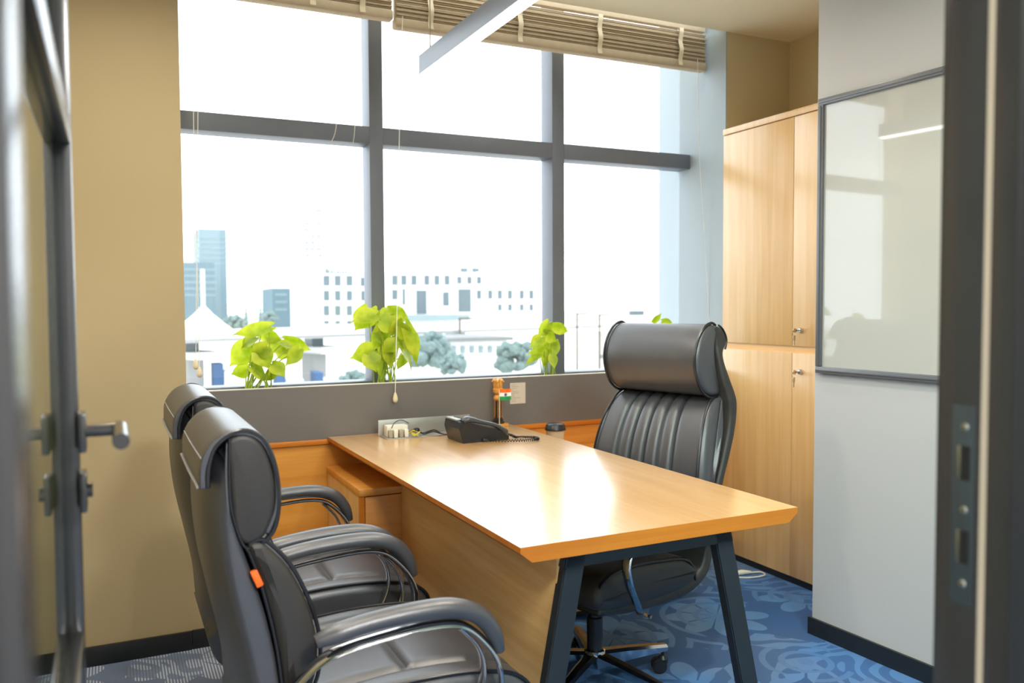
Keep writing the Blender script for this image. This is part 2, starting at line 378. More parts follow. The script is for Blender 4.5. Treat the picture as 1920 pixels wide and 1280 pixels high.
# ------------------------------------------------------------------ planter and oak wall panel under it
pt = thing('planter_box', 'long dark grey laminate planter ledge running under the window', 'planter', (1.55, Y_PLAN+0.1, 0.745))
def lp(name, mb, m, par, **k):            # world coordinates kept under a parent
    o = mb.build(name, m, par, **k); o.matrix_parent_inverse = Matrix.Translation(par.location).inverted() if not par.rotation_euler.z else (Matrix.Translation(par.location)@Matrix.Rotation(par.rotation_euler.z, 4, 'Z')).inverted(); return o
lp('front_panel', MB().box(0.258, 2.842, Y_PLAN, Y_PLAN+0.018, 0.746, 0.9645), M['planter'], pt)
lp('top_edge', MB().box(0.258, 2.842, Y_PLAN-0.0015, Y_PLAN+0.019, 0.9645, 0.968), M['planter_edge'], pt)
lp('inner_tray', MB().box(0.258, 2.842, Y_PLAN+0.0185, Y_WIN-0.002, 0.746, 0.80), M['planter'], pt)
lp('soil', MB().box(0.262, 2.838, Y_PLAN+0.0187, Y_WIN-0.004, 0.80, 0.915), M['soil'], pt)
wp = thing('wall_panelling', 'honey oak wall panel with a raised top strip below the grey planter', 'wall panel', (1.55, Y_PLAN, 0))
lp('panel', MB().box(0.434, 2.81, Y_PLAN+0.006, Y_PLAN+0.2, 0.0, 0.722), M['oakx'], wp)
lp('top_strip', MB().box(0.434, 2.81, Y_PLAN-0.002, Y_PLAN+0.2, 0.724, 0.7455, 0.001), M['edge'], wp)

# low credenza that carries the far end of the desk
cr = thing('low_credenza', 'low oak credenza under the window carrying the far end of the desk', 'cabinet', (1.45, 3.2, 0))
XK0, XK1, YK0 = 0.799, 2.26, 2.953
lp('carcass', MB().box(XK0+0.004, XK1-0.004, YK0+0.02, Y_PLAN-0.004, 0.035, 0.608), M['oakz'], cr)
lp('plinth', MB().box(XK0+0.03, XK1-0.03, YK0+0.05, Y_PLAN-0.004, 0.0, 0.035), M['skirt'], cr)
lp('top_board', MB().box(XK0, XK1, YK0, Y_PLAN-0.004, 0.608, 0.633, 0.0015), M['oakx'], cr)
for i in range(3):
    a = XK0+0.02+i*(XK1-XK0-0.04)/3; lp('door', MB().box(a+0.002, a+(XK1-XK0-0.04)/3-0.002, YK0+0.003, YK0+0.0195, 0.04, 0.604, 0.001), M['oakx'], cr)
lp('side_post', MB().box(XK0+0.001, XK0+0.019, YK0+0.003, YK0+0.0195, 0.035, 0.607), M['edge'], cr)

# ------------------------------------------------------------------ desk
DX, DY, DA, DL, DW = 0.8185, 1.6751, 0.0085, 1.780, 0.828
desk = thing('office_desk', 'oak topped office desk with a black sloping steel leg frame', 'desk', (DX, DY, 0), DA)
b = MB()
prof = [(0, 0.755), (DW, 0.755), (DW, 0.741), (DW-0.030, 0.717), (0.030, 0.717), (0, 0.741)]
b.prism(prof, 0, DL)
dt = b.build('tabletop', M['desktop'], desk, smooth=False); dt.data.materials.append(M['edge'])
for p in dt.data.polygons:
    if p.normal.z < 0.5: p.material_index = 1
MB().box(0.148, 0.168, 0.10, 1.275, 0.02, 0.7165, 0.001).build('modesty_panel', M['oaky'], desk)
fr = bpy.data.objects.new('leg_frame', None)
b = MB(); y0, y1 = 0.075, 0.108
def bar(a0, a1, b0, b1): b.prism([a0, a1, b1, b0], y0, y1)
bar((0.166, 0.716), (0.662, 0.716), (0.152, 0.662), (0.676, 0.662))
bar((0.166, 0.716), (0.222, 0.716), (0.030, 0.0), (0.086, 0.0))
bar((0.606, 0.716), (0.662, 0.716), (0.768, 0.0), (0.824, 0.0))
bmesh.ops.bevel(b.bm, geom=b.bm.edges[:], offset=0.003, segments=2, affect='EDGES')
b.build('leg_frame', M['blackmetal'], desk)
MB().box(0.30, 0.34, 0.12, 1.6, 0.675, 0.7165, 0.002).build('support_beam', M['blackmetal'], desk)
MB().box(0.168, 0.60, 1.14, 1.19, 0.04, 0.7, 0.002).box(0.3, 0.34, 1.1, 1.7, 0.6335, 0.7165).build('rear_support', M['blackmetal'], desk)
# cable flap at the far end of the top
cb = thing('cable_flap', 'brushed aluminium cable flap standing open at the back of the desk', 'cable box', (1.2, 3.38, 0.755))
b = MB(); b.box(0.995, 1.405, 3.372, 3.376, 0.757, 0.822, 0.001); lp('flap_plate', b, M['alu'], cb)
lp('socket_tray', MB().box(1.0, 1.40, 3.27, 3.37, 0.7552, 0.7585, 0.001), M['alu'], cb)
pw = thing('power_adapter', 'small off-white power adapter block beside the aluminium flap', 'power adapter', (1.06, 3.30, 0.7587))
lp('housing', MB().box(1.01, 1.10, 3.30, 3.345, 0.7587, 0.806, 0.004), M['white'], pw)
for k, x in enumerate((1.012, 1.034, 1.057, 1.079)): lp('plug', MB().box(x, x+0.017, 3.279, 3.299, 0.7587, 0.79, 0.003), M['white'] if k % 2 else M['gasket'], pw)
cy = 3.305
b = MB()
for (dx, dy, h) in ((0, 0, 0.0), (0.01, 0.012, 0.004), (0.0, -0.014, 0.002)):
    b.tube([(1.108, cy+dy, 0.772), (1.13+dx, cy-0.02+dy, 0.785+h), (1.165, cy+dy, 0.764), (1.2+dx, cy-0.03+dy, 0.775+h), (1.235, cy-0.05, 0.764), (1.27, cy-0.105, 0.766)], 0.0028, 6, smooth=6)
b.tube([(1.108, cy+0.01, 0.81), (1.07, cy-0.01, 0.828), (1.035, cy-0.03, 0.822), (1.02, cy-0.035, 0.80)], 0.0018, 6, smooth=6)
top('cable_bundle', b, M['plastic'], 'tangle of thin black cables running from the adapter to the phone', 'cables')
b = MB()
b.tube([(1.10, 3.285, 0.775), (1.115, 3.27, 0.785), (1.13, 3.285, 0.768), (1.14, 3.27, 0.778), (1.115, 3.262, 0.766), (1.105, 3.27, 0.776), (1.13, 3.262, 0.764)], 0.0032, 6, smooth=6)
top('network_cable', b, M['yellow'], 'short curl of yellowish cable beside the white adapter', 'cable')

# desk phone facing the executive chair
ph = thing('desk_phone', 'black desk telephone with its handset on the near side', 'telephone', (1.238, 3.03, 0.7555), 0.03)
ph.scale = (0.86, 0.92, 0.95)
MB().prism([(0.0, 0.0), (0.235, 0.0), (0.235, 0.016), (0.19, 0.042), (0.02, 0.088), (-0.012, 0.088), (-0.018, 0.06)], 0.012, 0.175).build('phone_body', M['plastic'], ph, smooth=False)
MB().prism([(-0.01, 0.0885), (0.02, 0.0885), (0.19, 0.0425), (0.234, 0.0165), (0.236, 0.0215), (0.192, 0.0485), (0.022, 0.0945), (-0.01, 0.0945)], 0.055, 0.172).build('top_plate', M['alu'], ph, smooth=False)
b = MB()
for i in range(4):
    for j in range(3):
        x = 0.115+i*0.022; z = 0.0945-(x-0.022)*0.2706
        b.box(x-0.006, x+0.006, 0.075+j*0.02, 0.088+j*0.02, z-0.001, z+0.004, 0.001)
b.build('keypad', M['plastic'], ph)
MB().prism([(0.02, 0.0945), (0.085, 0.077), (0.085, 0.079), (0.02, 0.0965)], 0.065, 0.155).build('display', M['hole'], ph, smooth=False)
b = MB()
sec = [(0.011*math.cos(a)*1.0, 0.021*math.sin(a)) for a in [k*PI/6 for k in range(12)]]
b.tube([(0.005, 0.026, 0.088), (0.03, 0.026, 0.098), (0.10, 0.026, 0.082), (0.17, 0.026, 0.064), (0.215, 0.026, 0.04), (0.226, 0.026, 0.03)], section=sec, smooth=5, radii=[1.0, 1.25, 0.8, 0.8, 1.25, 1.0])
b.build('handset', M['handset'], ph)
b = MB(); pts = [(0.222, 0.03, 0.022), (0.26, 0.05, 0.012), (0.265, 0.03, 0.008)]
cpath = [(0.222, 0.05, 0.02), (0.262, 0.045, 0.014), (0.27, 0.01, 0.009), (0.31, -0.005, 0.008), (0.345, -0.03, 0.008), (0.34, -0.075, 0.008), (0.28, -0.09, 0.008), (0.20, -0.06, 0.008), (0.12, -0.012, 0.008), (0.10, 0.008, 0.008)]
cp = catmull(cpath, 40); coil = []
for i, p in enumerate(cp):
    t = (cp[min(i+1, len(cp)-1)]-cp[max(i-1, 0)]).normalized(); n = Vector((-t.y, t.x, 0)).normalized()
    coil.append(p+n*0.0052*math.cos(i*1.15)+Vector((0, 0, 0.0052))*math.sin(i*1.15))
b.tube(coil, 0.0019, 5); b.build('coiled_cord', M['piping'], ph)

# ------------------------------------------------------------------ small things
fg = thing('pillar_figurine', 'small gold and black lion capital pillar figurine on the desk corner', 'figurine', (1.556, 3.405, 0.7555), 0.25)
MB().box(-0.034, 0.034, -0.034, 0.034, 0, 0.014, 0.002).build('base', M['gold'], fg)
MB().lathe([(0.0, 0.014), (0.028, 0.014), (0.028, 0.022), (0.022, 0.024), (0.023, 0.032), (0.0185, 0.034), (0.017, 0.04), (0.0, 0.04)], seg=8).build('plinth', M['darkcol'], fg)
MB().lathe([(0.0, 0.038), (0.0165, 0.038), (0.0155, 0.118), (0.0, 0.118)], seg=8).build('column', M['darkcol'], fg, smooth=False)
b = MB()
for k in range(8): a = (k)*PI/4; b.tube([(0.0168*math.cos(a), 0.0168*math.sin(a), 0.04), (0.0158*math.cos(a), 0.0158*math.sin(a), 0.118)], 0.0009, 5)
b.build('gilt_rib', M['gold'], fg)
MB().lathe([(0.0, 0.116), (0.014, 0.116), (0.021, 0.124), (0.019, 0.134), (0.012, 0.142), (0.017, 0.146), (0.017, 0.150), (0.023, 0.152), (0.023, 0.168), (0.02, 0.170), (0.0, 0.170)], seg=24).build('capital', M['gold'], fg)
for k in range(4):
    a = PI/4+k*PI/2; c, s_ = math.cos(a), math.sin(a)
    b = MB()
    b.tube([(0.006*c, 0.006*s_, 0.170), (0.011*c, 0.011*s_, 0.183), (0.010*c, 0.010*s_, 0.198), (0.006*c, 0.006*s_, 0.208)], 0.0095, 10, smooth=3, radii=[1.0, 1.05, 1.0, 0.7])
    b.lathe([(0, -0.0095), (0.007, -0.007), (0.0105, 0), (0.0085, 0.007), (0, 0.0098)], (0.0145*c, 0.0145*s_, 0.204), 10)
    b.lathe([(0, -0.005), (0.0045, -0.003), (0.005, 0.001), (0, 0.005)], (0.0235*c, 0.0235*s_, 0.201), 8)
    for q in (-1, 1):
        b.tube([(0.016*c-q*s_*0.005, 0.016*s_+q*c*0.005, 0.170), (0.0155*c-q*s_*0.005, 0.0155*s_+q*c*0.005, 0.19)], 0.0032, 6)
        b.lathe([(0, -0.002), (0.0025, 0), (0, 0.003)], (0.012*c-q*s_*0.008, 0.012*s_+q*c*0.008, 0.213), 6)
    b.build('lion', M['gold'], fg)
fl = thing('table_flag', 'tiny orange white and green table flag beside the lion pillar figurine', 'flag', (1.538, 3.352, 0.7555))
MB().tube([(0, 0, 0.004), (0, 0, 0.172)], 0.0016, 8).build('flag_pole', M['white'], fl)
MB().lathe([(0, 0), (0.012, 0), (0.012, 0.003), (0.003, 0.006), (0, 0.006)]).build('flag_base', M['white'], fl)
for k, (nm, mm) in enumerate((('green_stripe', 'green'), ('white_stripe', 'flagwhite'), ('orange_stripe', 'saffron'))):
    b = MB(); z0 = 0.122+k*0.0165; rs = []
    for side in (0, 1):
        pass
    for i in range(13):
        x = 0.001+i*0.0047; y = 0.0025*math.sin(i*0.75); rs.append([Vector((x, y, z0)), Vector((x, y, z0+0.0165)), Vector((x, y+0.0006, z0+0.0165)), Vector((x, y+0.0006, z0))])
    b.rings(rs); b.build(nm, M[mm], fl)
b = MB()
ring = catmull([(0.029+0.006*math.cos(k*PI/6), -0.0035, 0.1467+0.006*math.sin(k*PI/6)) for k in range(13)], 1); b.tube(ring, 0.0007, 4)
for k in range(6): a = k*PI/6; b.tube([(0.029-0.006*math.cos(a), -0.0035, 0.1467-0.006*math.sin(a)), (0.029+0.006*math.cos(a), -0.0035, 0.1467+0.006*math.sin(a))], 0.0004, 4)
b.build('wheel_emblem', M['navy'], fl)
nt = thing('paper_note', 'small printed paper note stuck on the grey planter front', 'note', (1.682, Y_PLAN-0.001, 0.892))
MB().box(-0.039, 0.039, -0.0008, 0.0006, -0.048, 0.048).build('sheet', M['paper'], nt)
b = MB(); random.seed(3)
for k in range(11):
    w = random.uniform(0.015, 0.05) if k != 3 else 0.008
    b.box(-0.033, -0.033+w, -0.0011, -0.0008, 0.038-k*0.0075, 0.0395-k*0.0075)
b.build('printed_lines', M['ink'], nt)
cup = thing('coffee_cup', 'takeaway coffee cup with black lid standing on the low credenza', 'cup', (1.735, 3.2, 0.6335))
MB().lathe([(0, 0), (0.029, 0), (0.041, 0.118), (0.043, 0.12), (0.0, 0.12)], seg=36).build('cup_body', M['cup'], cup)
MB().lathe([(0, 0.121), (0.0455, 0.121), (0.0455, 0.129), (0.043, 0.132), (0.041, 0.143), (0.034, 0.149), (0, 0.151)], seg=36).build('lid', M['plastic'], cup)
b = MB(); ea = R(-118)
for k in range(3):
    rr = 0.006+k*0.003; pts = []
    for q in range(9):
        t = PI*q/8; u = rr*math.cos(t)/0.0385; pts.append((0.0388*math.cos(ea+u), 0.0388*math.sin(ea+u), 0.083+rr*math.sin(t)*0.8))
    b.tube(pts, 0.0008, 5)
b.tube([(0.0382*math.cos(ea), 0.0382*math.sin(ea), 0.072), (0.0388*math.cos(ea), 0.0388*math.sin(ea), 0.088)], 0.001, 5)
b.build('emblem', M['ink'], cup)

# ------------------------------------------------------------------ cupboard in the alcove
cu = thing('tall_cupboard', 'tall light oak cupboard with four doors standing in the alcove', 'cupboard', (3.04, 2.92, 0))
ZS = 1.098; YM = 2.926; YE = 2.42; YF = 3.415; ZT = 2.172
lp('carcass', MB().box(X_CUP+0.02, X_ALC-0.006, yA+0.014, YF-0.002, 0.035, ZT-0.03), M['oakz'], cu)
lp('plinth', MB().box(X_CUP+0.012, X_ALC-0.02, yA+0.014, YF-0.004, 0, 0.035), M['skirt'], cu)
lp('top_board', MB().box(X_CUP-0.004, X_ALC-0.006, yA+0.014, YF, ZT-0.028, ZT, 0.001), M['oakz'], cu)
lp('divider_rail', MB().box(X_CUP+0.008, X_CUP+0.02, yA+0.014, YF-0.002, ZS-0.028, ZS+0.004), M['oaky'], cu)
for (z0, z1, zk) in ((0.035, ZS-0.028, None), (ZS+0.004, ZT-0.032, None)):
    for (a, c) in ((YM+0.0015, YF-0.002), (yA+0.014, YM-0.0015)):
        d = lp('door', MB().box(X_CUP, X_CUP+0.018, a, c, z0, z1, 0.0012), M['oakz'], cu)
        if c < YM:
            yk = 2.872; zl = 0.987 if z0 < 0.5 else 1.175
            lk = MB().lathe([(0, 0.002), (0.0125, 0.002), (0.0125, -0.006), (0.009, -0.012), (0, -0.013)], (X_CUP-0.001, yk, zl), 20, 'x').build('lock', M['chrome'], d)
            kb = MB(); kb.box(X_CUP-0.032, X_CUP-0.012, yk-0.0015, yk+0.0015, zl-0.004, zl+0.004).lathe([(0, -0.0015), (0.010, -0.0015), (0.010, 0.0015), (0, 0.0015)], (X_CUP-0.038, yk, zl), 16, 'y')
            ko = kb.build('key', M['steel'], d)
            kb = MB(); ringp = [(X_CUP-0.04+0.010*math.sin(q), yk, zl-0.014+0.010*math.cos(q)) for q in [k*PI/6 for k in range(13)]]; kb.tube(ringp, 0.0009, 5)
            kb.box(X_CUP-0.046, X_CUP-0.034, yk-0.001, yk+0.001, zl-0.045, zl-0.024, 0.0005).box(X_CUP-0.0425, X_CUP-0.0375, yk-0.001, yk+0.001, zl-0.068, zl-0.045)
            ko = kb.build('spare_key', M['steel'], d)
wc = thing('white_plug', 'white plug with a loop of thin cable on the carpet by the cupboard', 'plug', (2.72, 3.12, 0))
MB().tube([(-0.06, 0.0, 0.012), (-0.02, -0.003, 0.014), (0.03, -0.01, 0.010)], 0.011, 10, smooth=4, radii=[0.9, 1.2, 0.5]).build('plug_body', M['white'], wc)
MB().tube([(0.03, -0.01, 0.008), (0.085, -0.02, 0.005), (0.07, -0.06, 0.004), (0.0, -0.06, 0.004), (-0.06, -0.03, 0.004), (-0.085, 0.03, 0.004)], 0.0035, 8, smooth=6).build('cable', M['white'], wc)

# ------------------------------------------------------------------ whiteboard on the right wall
wb = thing('whiteboard', 'glossy white glass board in a dark grey frame on the right wall', 'whiteboard', (xw(1.8), 1.8, 1.03), math.atan(-WALL_SLOPE))
# local y runs along the wall towards the window, local -x faces the room
def yl(y): return (y-1.8)/math.cos(math.atan(WALL_SLOPE))
Lb0, Lb1, H = yl(1.25), yl(2.418), 1.04
MB().box(-0.012, -0.001, Lb0, Lb1, 0.002, H-0.002).build('board', M['board'], wb, smooth=False)
b = MB()
for (a0, a1, z0, z1) in ((Lb0, Lb1, H-0.026, H), (Lb0, Lb1, 0, 0.026), (Lb1-0.026, Lb1, 0.0262, H-0.0262), (Lb0, Lb0+0.026, 0.0262, H-0.0262)):
    b.box(-0.022, -0.001, a0, a1, z0, z1, 0.003)
    if a1-a0 > 0.1: b.box(-0.025, -0.022, a0+0.004, a1-0.004, z0+0.009, z1-0.009, 0.001)
    else: b.box(-0.025, -0.022, a0+0.009, a1-0.009, z0, z1, 0.001)
b.build('frame', M['boardframe'], wb)

# ------------------------------------------------------------------ linear lamp
lm = thing('linear_lamp', 'long grey linear pendant lamp with a glowing white underside', 'lamp', (1.105, 1.9, 2.166))
LY0, LY1 = 0.95, 3.07
MB().box(-0.024, 0.024, LY0-1.9, LY1-1.9, 0.006, 0.075, 0.001).build('housing', M['lampbody'], lm)
MB().box(-0.021, 0.021, LY0-1.895, LY1-1.905, 0.0, 0.0058).build('diffuser', M['lampface'], lm)
for y in (LY0+0.06, LY1-0.062): MB().tube([(0, y-1.9, 0.075), (0, y-1.9, Z_CEIL-2.166)], 0.002, 6).lathe([(0, 0.075), (0.005, 0.075), (0.003, 0.10), (0, 0.10)], (0, y-1.9, 0), 10).build('hanging_wire', M['steel'], lm)
for i, (x, y, p) in enumerate(DOWN):
    d = thing('recessed_downlight', 'round recessed ceiling downlight above the office', 'ceiling light', (x, y, Z_CEIL-0.008), group='recessed downlights in the ceiling')
    MB().lathe([(0.055, 0.0075), (0.075, 0.0075), (0.075, 0.002), (0.062, 0.0), (0.055, 0.002), (0.055, 0.0075)], seg=32).build('ring', M['white'], d)
    MB().lathe([(0, 0.0072), (0.0548, 0.0072), (0.0548, 0.0025), (0, 0.0025)], seg=32).build('diffuser', M['downface'], d)

for x in (-0.9, 0.9):  # housings added out of view around the two corridor fill lamps
    o = thing('corridor_fill_housing', 'unseen square ceiling housing added around a corridor fill lamp', 'ceiling light', (x, -0.6, 2.628), group='added housings of the corridor fill lamps')
    MB().box(-0.33, 0.33, -0.33, 0.33, 0.0, 0.039, 0.002).build('panel_frame', M['white'], o)
# ------------------------------------------------------------------ blinds
def blind(label, x0, x1, y, zb, ztop, tapes):
    o = thing('matchstick_blind', label, 'blind', ((x0+x1)/2, y, zb))
    cx = (x0+x1)/2; rnd = random.Random(int(x0*10))
    # slats gathered in folds
    b = MB(); n = 22; z = zb+0.045
    pr = []
    H_ = ztop-zb-0.045
    for k in range(n):
        z0 = zb+0.045+H_*k/n; d = 0.012+0.005*math.sin(k*1.9)+rnd.uniform(-0.003, 0.003)
        b.box(x0-cx, x1-cx, -0.03-d, -0.022+0.01, z0-zb+0.0005, z0-zb+H_/n*0.88, 0.002, seg=1)
    b.box(x0-cx+0.004, x1-cx-0.004, -0.0195, 0.012, 0.05, ztop-zb)
    b.build('slats', M['blind'], o)
    MB().box(x0-cx-0.004, x1-cx+0.004, -0.045, 0.01, 0.0, 0.044, 0.008).build('bottom_roll', M['blind'], o)
    MB().box(x0-cx, x1-cx, -0.04, -0.005, ztop-zb+0.014, ztop-zb+0.075, 0.002).build('headrail', M['blind'], o)
    for xt in tapes:
        pts = [(xt-cx, -0.058+0.006*math.sin(k*1.3), 0.008+(ztop-zb-0.0)*k/9) for k in range(10)]
        MB().tube(pts, section=[(0.0015, -0.012), (0.0015, 0.012), (-0.0015, 0.012), (-0.0015, -0.012)], upv=(0, 1, 0), smooth=4).build('tape', M['tape'], o)
        MB().tube([(xt-cx, -0.03, ztop-zb-0.01), (xt-cx, -0.03, ztop-zb+0.03)], 0.002, 6).build('lift_cord', M['cord'], o)
    return o
blind('gathered woven wood blind over the two right hand panes', 1.155, 2.83, 3.612, 2.505, 2.690, (1.31, 1.75, 2.18, 2.66))
blind('shorter woven wood blind raised over the left pane', 0.30, 1.135, 3.600, 2.530, 2.72, (0.5, 0.79, 1.0))
def cord(label, pts, bell=True, r=0.0014):
    o = thing('pull_cord', label, 'cord', pts[-1], group=None)
    q = [Vector(p)-Vector(pts[-1]) for p in pts]
    MB().tube(q, r, 6, smooth=5).build('string', M['cord'], o)
    if bell: MB().lathe([(0, 0.006), (0.004, 0.004), (0.0085, -0.008), (0.0115, -0.022), (0.010, -0.032), (0.005, -0.037), (0, -0.038)], seg=16).build('tassel', M['tape'], o)
def A(px, py, Y): return tuple(at(px, py, Y))
pB = A(741, 738, 3.44)
cord('white blind cord with a cream tassel hanging in front of the grey planter', [A(755, 30, 3.56), A(749, 240, 3.53), A(746, 500, 3.49), pB], True, 0.0017)
cord('thin white cord at the far left of the left pane, tassel lower', [A(362, -20, 3.56), A(363, 230, 3.56), A(369, 480, 3.57), A(374, 690, 3.58)])
cord('thin white cord at the far left of the left pane, tassel higher', [A(371, -20, 3.60), A(371, 230, 3.60), A(369, 480, 3.61), A(367, 675, 3.625)])
cord('thin slack white cord hanging down beside the right window reveal', [A(1308, 110, 3.56), A(1312, 300, 3.56), A(1322, 450, 3.56), A(1330, 615, 3.55), A(1331, 682, 3.55)], True)
cord('slanting lift cord crossing the transom of the left pane', [A(638, 20, 3.58), A(632, 220, 3.62), A(622, 265, 3.66)], False)
cord('upright lift cord crossing the transom near the first mullion', [A(668, 20, 3.58), A(666, 220, 3.62), A(662, 268, 3.66)], False)

# ------------------------------------------------------------------ plants
def leaf(L, Wd, droop):
    b = MB(); n = 9; rows = []
    for i in range(n+1):
        t = i/n
        w = Wd*0.5*(math.sin(PI*min(1, t*0.93+0.13))**0.8)*(1-t**3*0.55)
        if i == n: w = 0.0006
        x = t*L; z = -droop*t*t*L+0.10*L*math.sin(t*PI)*0.5
        rows.append([Vector((x-(0.16*L*(1-t)**4 if abs(q) > 0.5 else 0), q*w, z+0.16*abs(q)*w*1.0+(0.012*L*math.sin(t*14+q*2)))) for q in (-1, -0.55, 0, 0.55, 1)])
    vs = [[b.bm.verts.new(p) for p in r] for r in rows]
    for a, c in zip(vs, vs[1:]):
        for j in range(4): b.bm.faces.new((a[j], a[j+1], c[j+1], c[j]))
    return b
def plant(label, bx, base_pts, leaves, seed):
    rnd = random.Random(seed)
    y0 = 3.60
    o = thing('leafy_plant', label, 'potted plant', (bx, y0, 0.912))
    for (px, py, tx, ty, wd) in leaves:
        Y = y0+rnd.uniform(-0.09, 0.07)
        p0 = at(px, py, Y); p1 = at(tx, ty, Y+rnd.uniform(-0.04, 0.03)); d = p1-p0; L = d.length*1.04
        s = p0-Vector((bx, y0, 0.912))
        bpt = Vector((rnd.choice(base_pts)-bx, rnd.uniform(-0.03, 0.03), -0.004))
        m1 = bpt.lerp(s, 0.55)+Vector((0, 0, 0.03)); 
        so = MB().tube([bpt, bpt.lerp(m1, 0.5)+Vector((0.004, 0, 0.004)), m1, s], 0.0028, 6, smooth=5, radii=[1.3, 1, 0.7]).build('stem', M['stem'], o)
        lo = leaf(L, wd/425, 0.15).build('leaf', M['leaf'], o, angle=180)
        xax = d.normalized(); nrm = Vector((rnd.uniform(-0.6, 0.6), -1.0, rnd.uniform(-0.1, 1.3))); zax = (nrm-xax*nrm.dot(xax)).normalized(); yax = zax.cross(xax)
        lo.matrix_local = Matrix(((xax.x, yax.x, zax.x, s.x), (xax.y, yax.y, zax.y, s.y), (xax.z, yax.z, zax.z, s.z), (0, 0, 0, 1)))
    return o
plant('lime green leafy plant at the left end of the planter, low and spreading', 0.54, (0.49, 0.51, 0.56, 0.6),
      [(505, 612, 438, 627, 26), (490, 625, 530, 640, 26), (500, 640, 545, 662, 32), (535, 638, 583, 658, 30), (470, 645, 432, 686, 46), (485, 655, 505, 690, 40),
       (525, 650, 545, 672, 34), (560, 655, 538, 684, 28), (465, 690, 434, 703, 30), (470, 688, 500, 712, 32), (510, 684, 535, 704, 34), (500, 650, 470, 668, 34), (515, 700, 490, 712, 18), (545, 650, 520, 640, 24), (480, 632, 450, 650, 34)], 11)
plant('tallest lime green plant growing in front of the left mullion', 1.10, (1.05, 1.08, 1.12, 1.14),
      [(690, 580, 668, 620, 50), (705, 590, 660, 600, 36), (735, 582, 712, 594, 30), (730, 582, 770, 600, 30), (745, 600, 735, 632, 36), (715, 600, 742, 622, 40), (725, 620, 702, 640, 34),
       (760, 610, 786, 682, 34), (740, 630, 790, 650, 40), (745, 640, 778, 690, 42), (700, 655, 660, 672, 44), (690, 665, 706, 695, 38), (730, 635, 718, 680, 38), (755, 665, 748, 694, 34), (715, 610, 700, 660, 34), (725, 645, 735, 690, 34), (715, 640, 700, 622, 26), (740, 640, 720, 660, 30), (750, 612, 768, 640, 30), (708, 582, 690, 612, 40), (698, 668, 716, 702, 30)], 5)
plant('lime green plant growing in front of the second mullion', 1.92, (1.89, 1.92, 1.95),
      [(1028, 605, 1010, 632, 28), (1035, 612, 1068, 622, 26), (1020, 625, 1045, 640, 28), (1015, 632, 995, 650, 26), (1030, 640, 1008, 668, 30), (1020, 648, 992, 664, 22), (1040, 640, 1036, 672, 26), (1012, 665, 985, 682, 18), (1028, 655, 1018, 688, 22), (1035, 665, 1040, 690, 20)], 9)
plant('lime green plant at the right end of the planter behind the executive chair', 2.50, (2.48, 2.51, 2.54),
      [(1225, 604, 1240, 588, 14), (1242, 602, 1262, 604, 16), (1235, 620, 1215, 640, 26), (1240, 625, 1262, 645, 28), (1230, 640, 1220, 665, 26), (1245, 650, 1255, 680, 24)], 4)

# ------------------------------------------------------------------ chairs
def star_base(par, hub, angs, r_leg, col_top):
    hx, hy = hub
    MB().lathe([(0, 0.055), (0.034, 0.055), (0.036, 0.075), (0.036, 0.13), (0.028, 0.135), (0, 0.135)], (hx, hy, 0), 20).build('hub', M['chrome'], par)
    MB().lathe([(0, 0.10), (0.027, 0.10), (0.027, 0.24), (0.022, 0.245), (0.022, col_top), (0, col_top)], (hx, hy, 0), 20).build('gas_column', M['plastic'], par)
    for a in angs:
        a = R(a); u = Vector((math.cos(a), math.sin(a), 0)); v = Vector((-u.y, u.x, 0)); h = Vector((hx, hy, 0)); rs = []
        for t, hw_, z0, z1 in ((0.02, 0.026, 0.075, 0.125), (0.12, 0.023, 0.078, 0.118), (0.22, 0.020, 0.080, 0.108), (r_leg, 0.016, 0.080, 0.100)):
            p = h+u*t; rs.append([p+v*hw_+Vector((0, 0, z0)), p+v*hw_+Vector((0, 0, z1-0.008)), p+v*hw_*0.5+Vector((0, 0, z1)), p-v*hw_*0.5+Vector((0, 0, z1)), p-v*hw_+Vector((0, 0, z1-0.008)), p-v*hw_+Vector((0, 0, z0))])
        lg = MB().rings(rs).build('base_leg', M['chrome'], par, angle=30)
        c = h+u*(r_leg-0.012); b = MB()
        b.lathe([(0, 0.05), (0.0065, 0.05), (0.0065, 0.081), (0, 0.081)], tuple(c), 10)
        b.lathe([(0, 0.034), (0.017, 0.034), (0.02, 0.05), (0.012, 0.062), (0, 0.064)], tuple(c), 14)
        a2 = a+R(70); w = Vector((math.cos(a2), math.sin(a2), 0))
        for sgn in (-1, 1):
            cb_ = bmesh.new(); bmesh.ops.create_cone(cb_, cap_ends=True, segments=20, radius1=0.026, radius2=0.026, depth=0.017)
            bmesh.ops.bevel(cb_, geom=[e for e in cb_.edges if e.calc_face_angle(0) > 1], offset=0.004, segments=2, affect='EDGES')
            rot = Vector((0, 0, 1)).rotation_difference(w).to_matrix().to_4x4()
            cc = c+w*(0.013*sgn)+Vector((-w.y, w.x, 0))*0.014+Vector((0, 0, 0.026))
            b.merge(cb_, Matrix.Translation(cc)@rot)
        co = b.build('caster', M['plastic'], lg)
def side_piping(par, pts, hw_, r=0.004, width=None, m='piping', name='piping'):
    for s in (-1, 1):
        MB().tube([(p[0], s*hw_*(width(p[1]) if width else 1), p[1]) for p in pts], r, 6, smooth=5).build(name, M[m], par)
STRAP = [(0.019*math.cos(a) if abs(math.cos(a)) > .1 else 0, 0.0065*math.sin(a)) for a in [k*PI/6 for k in range(12)]]
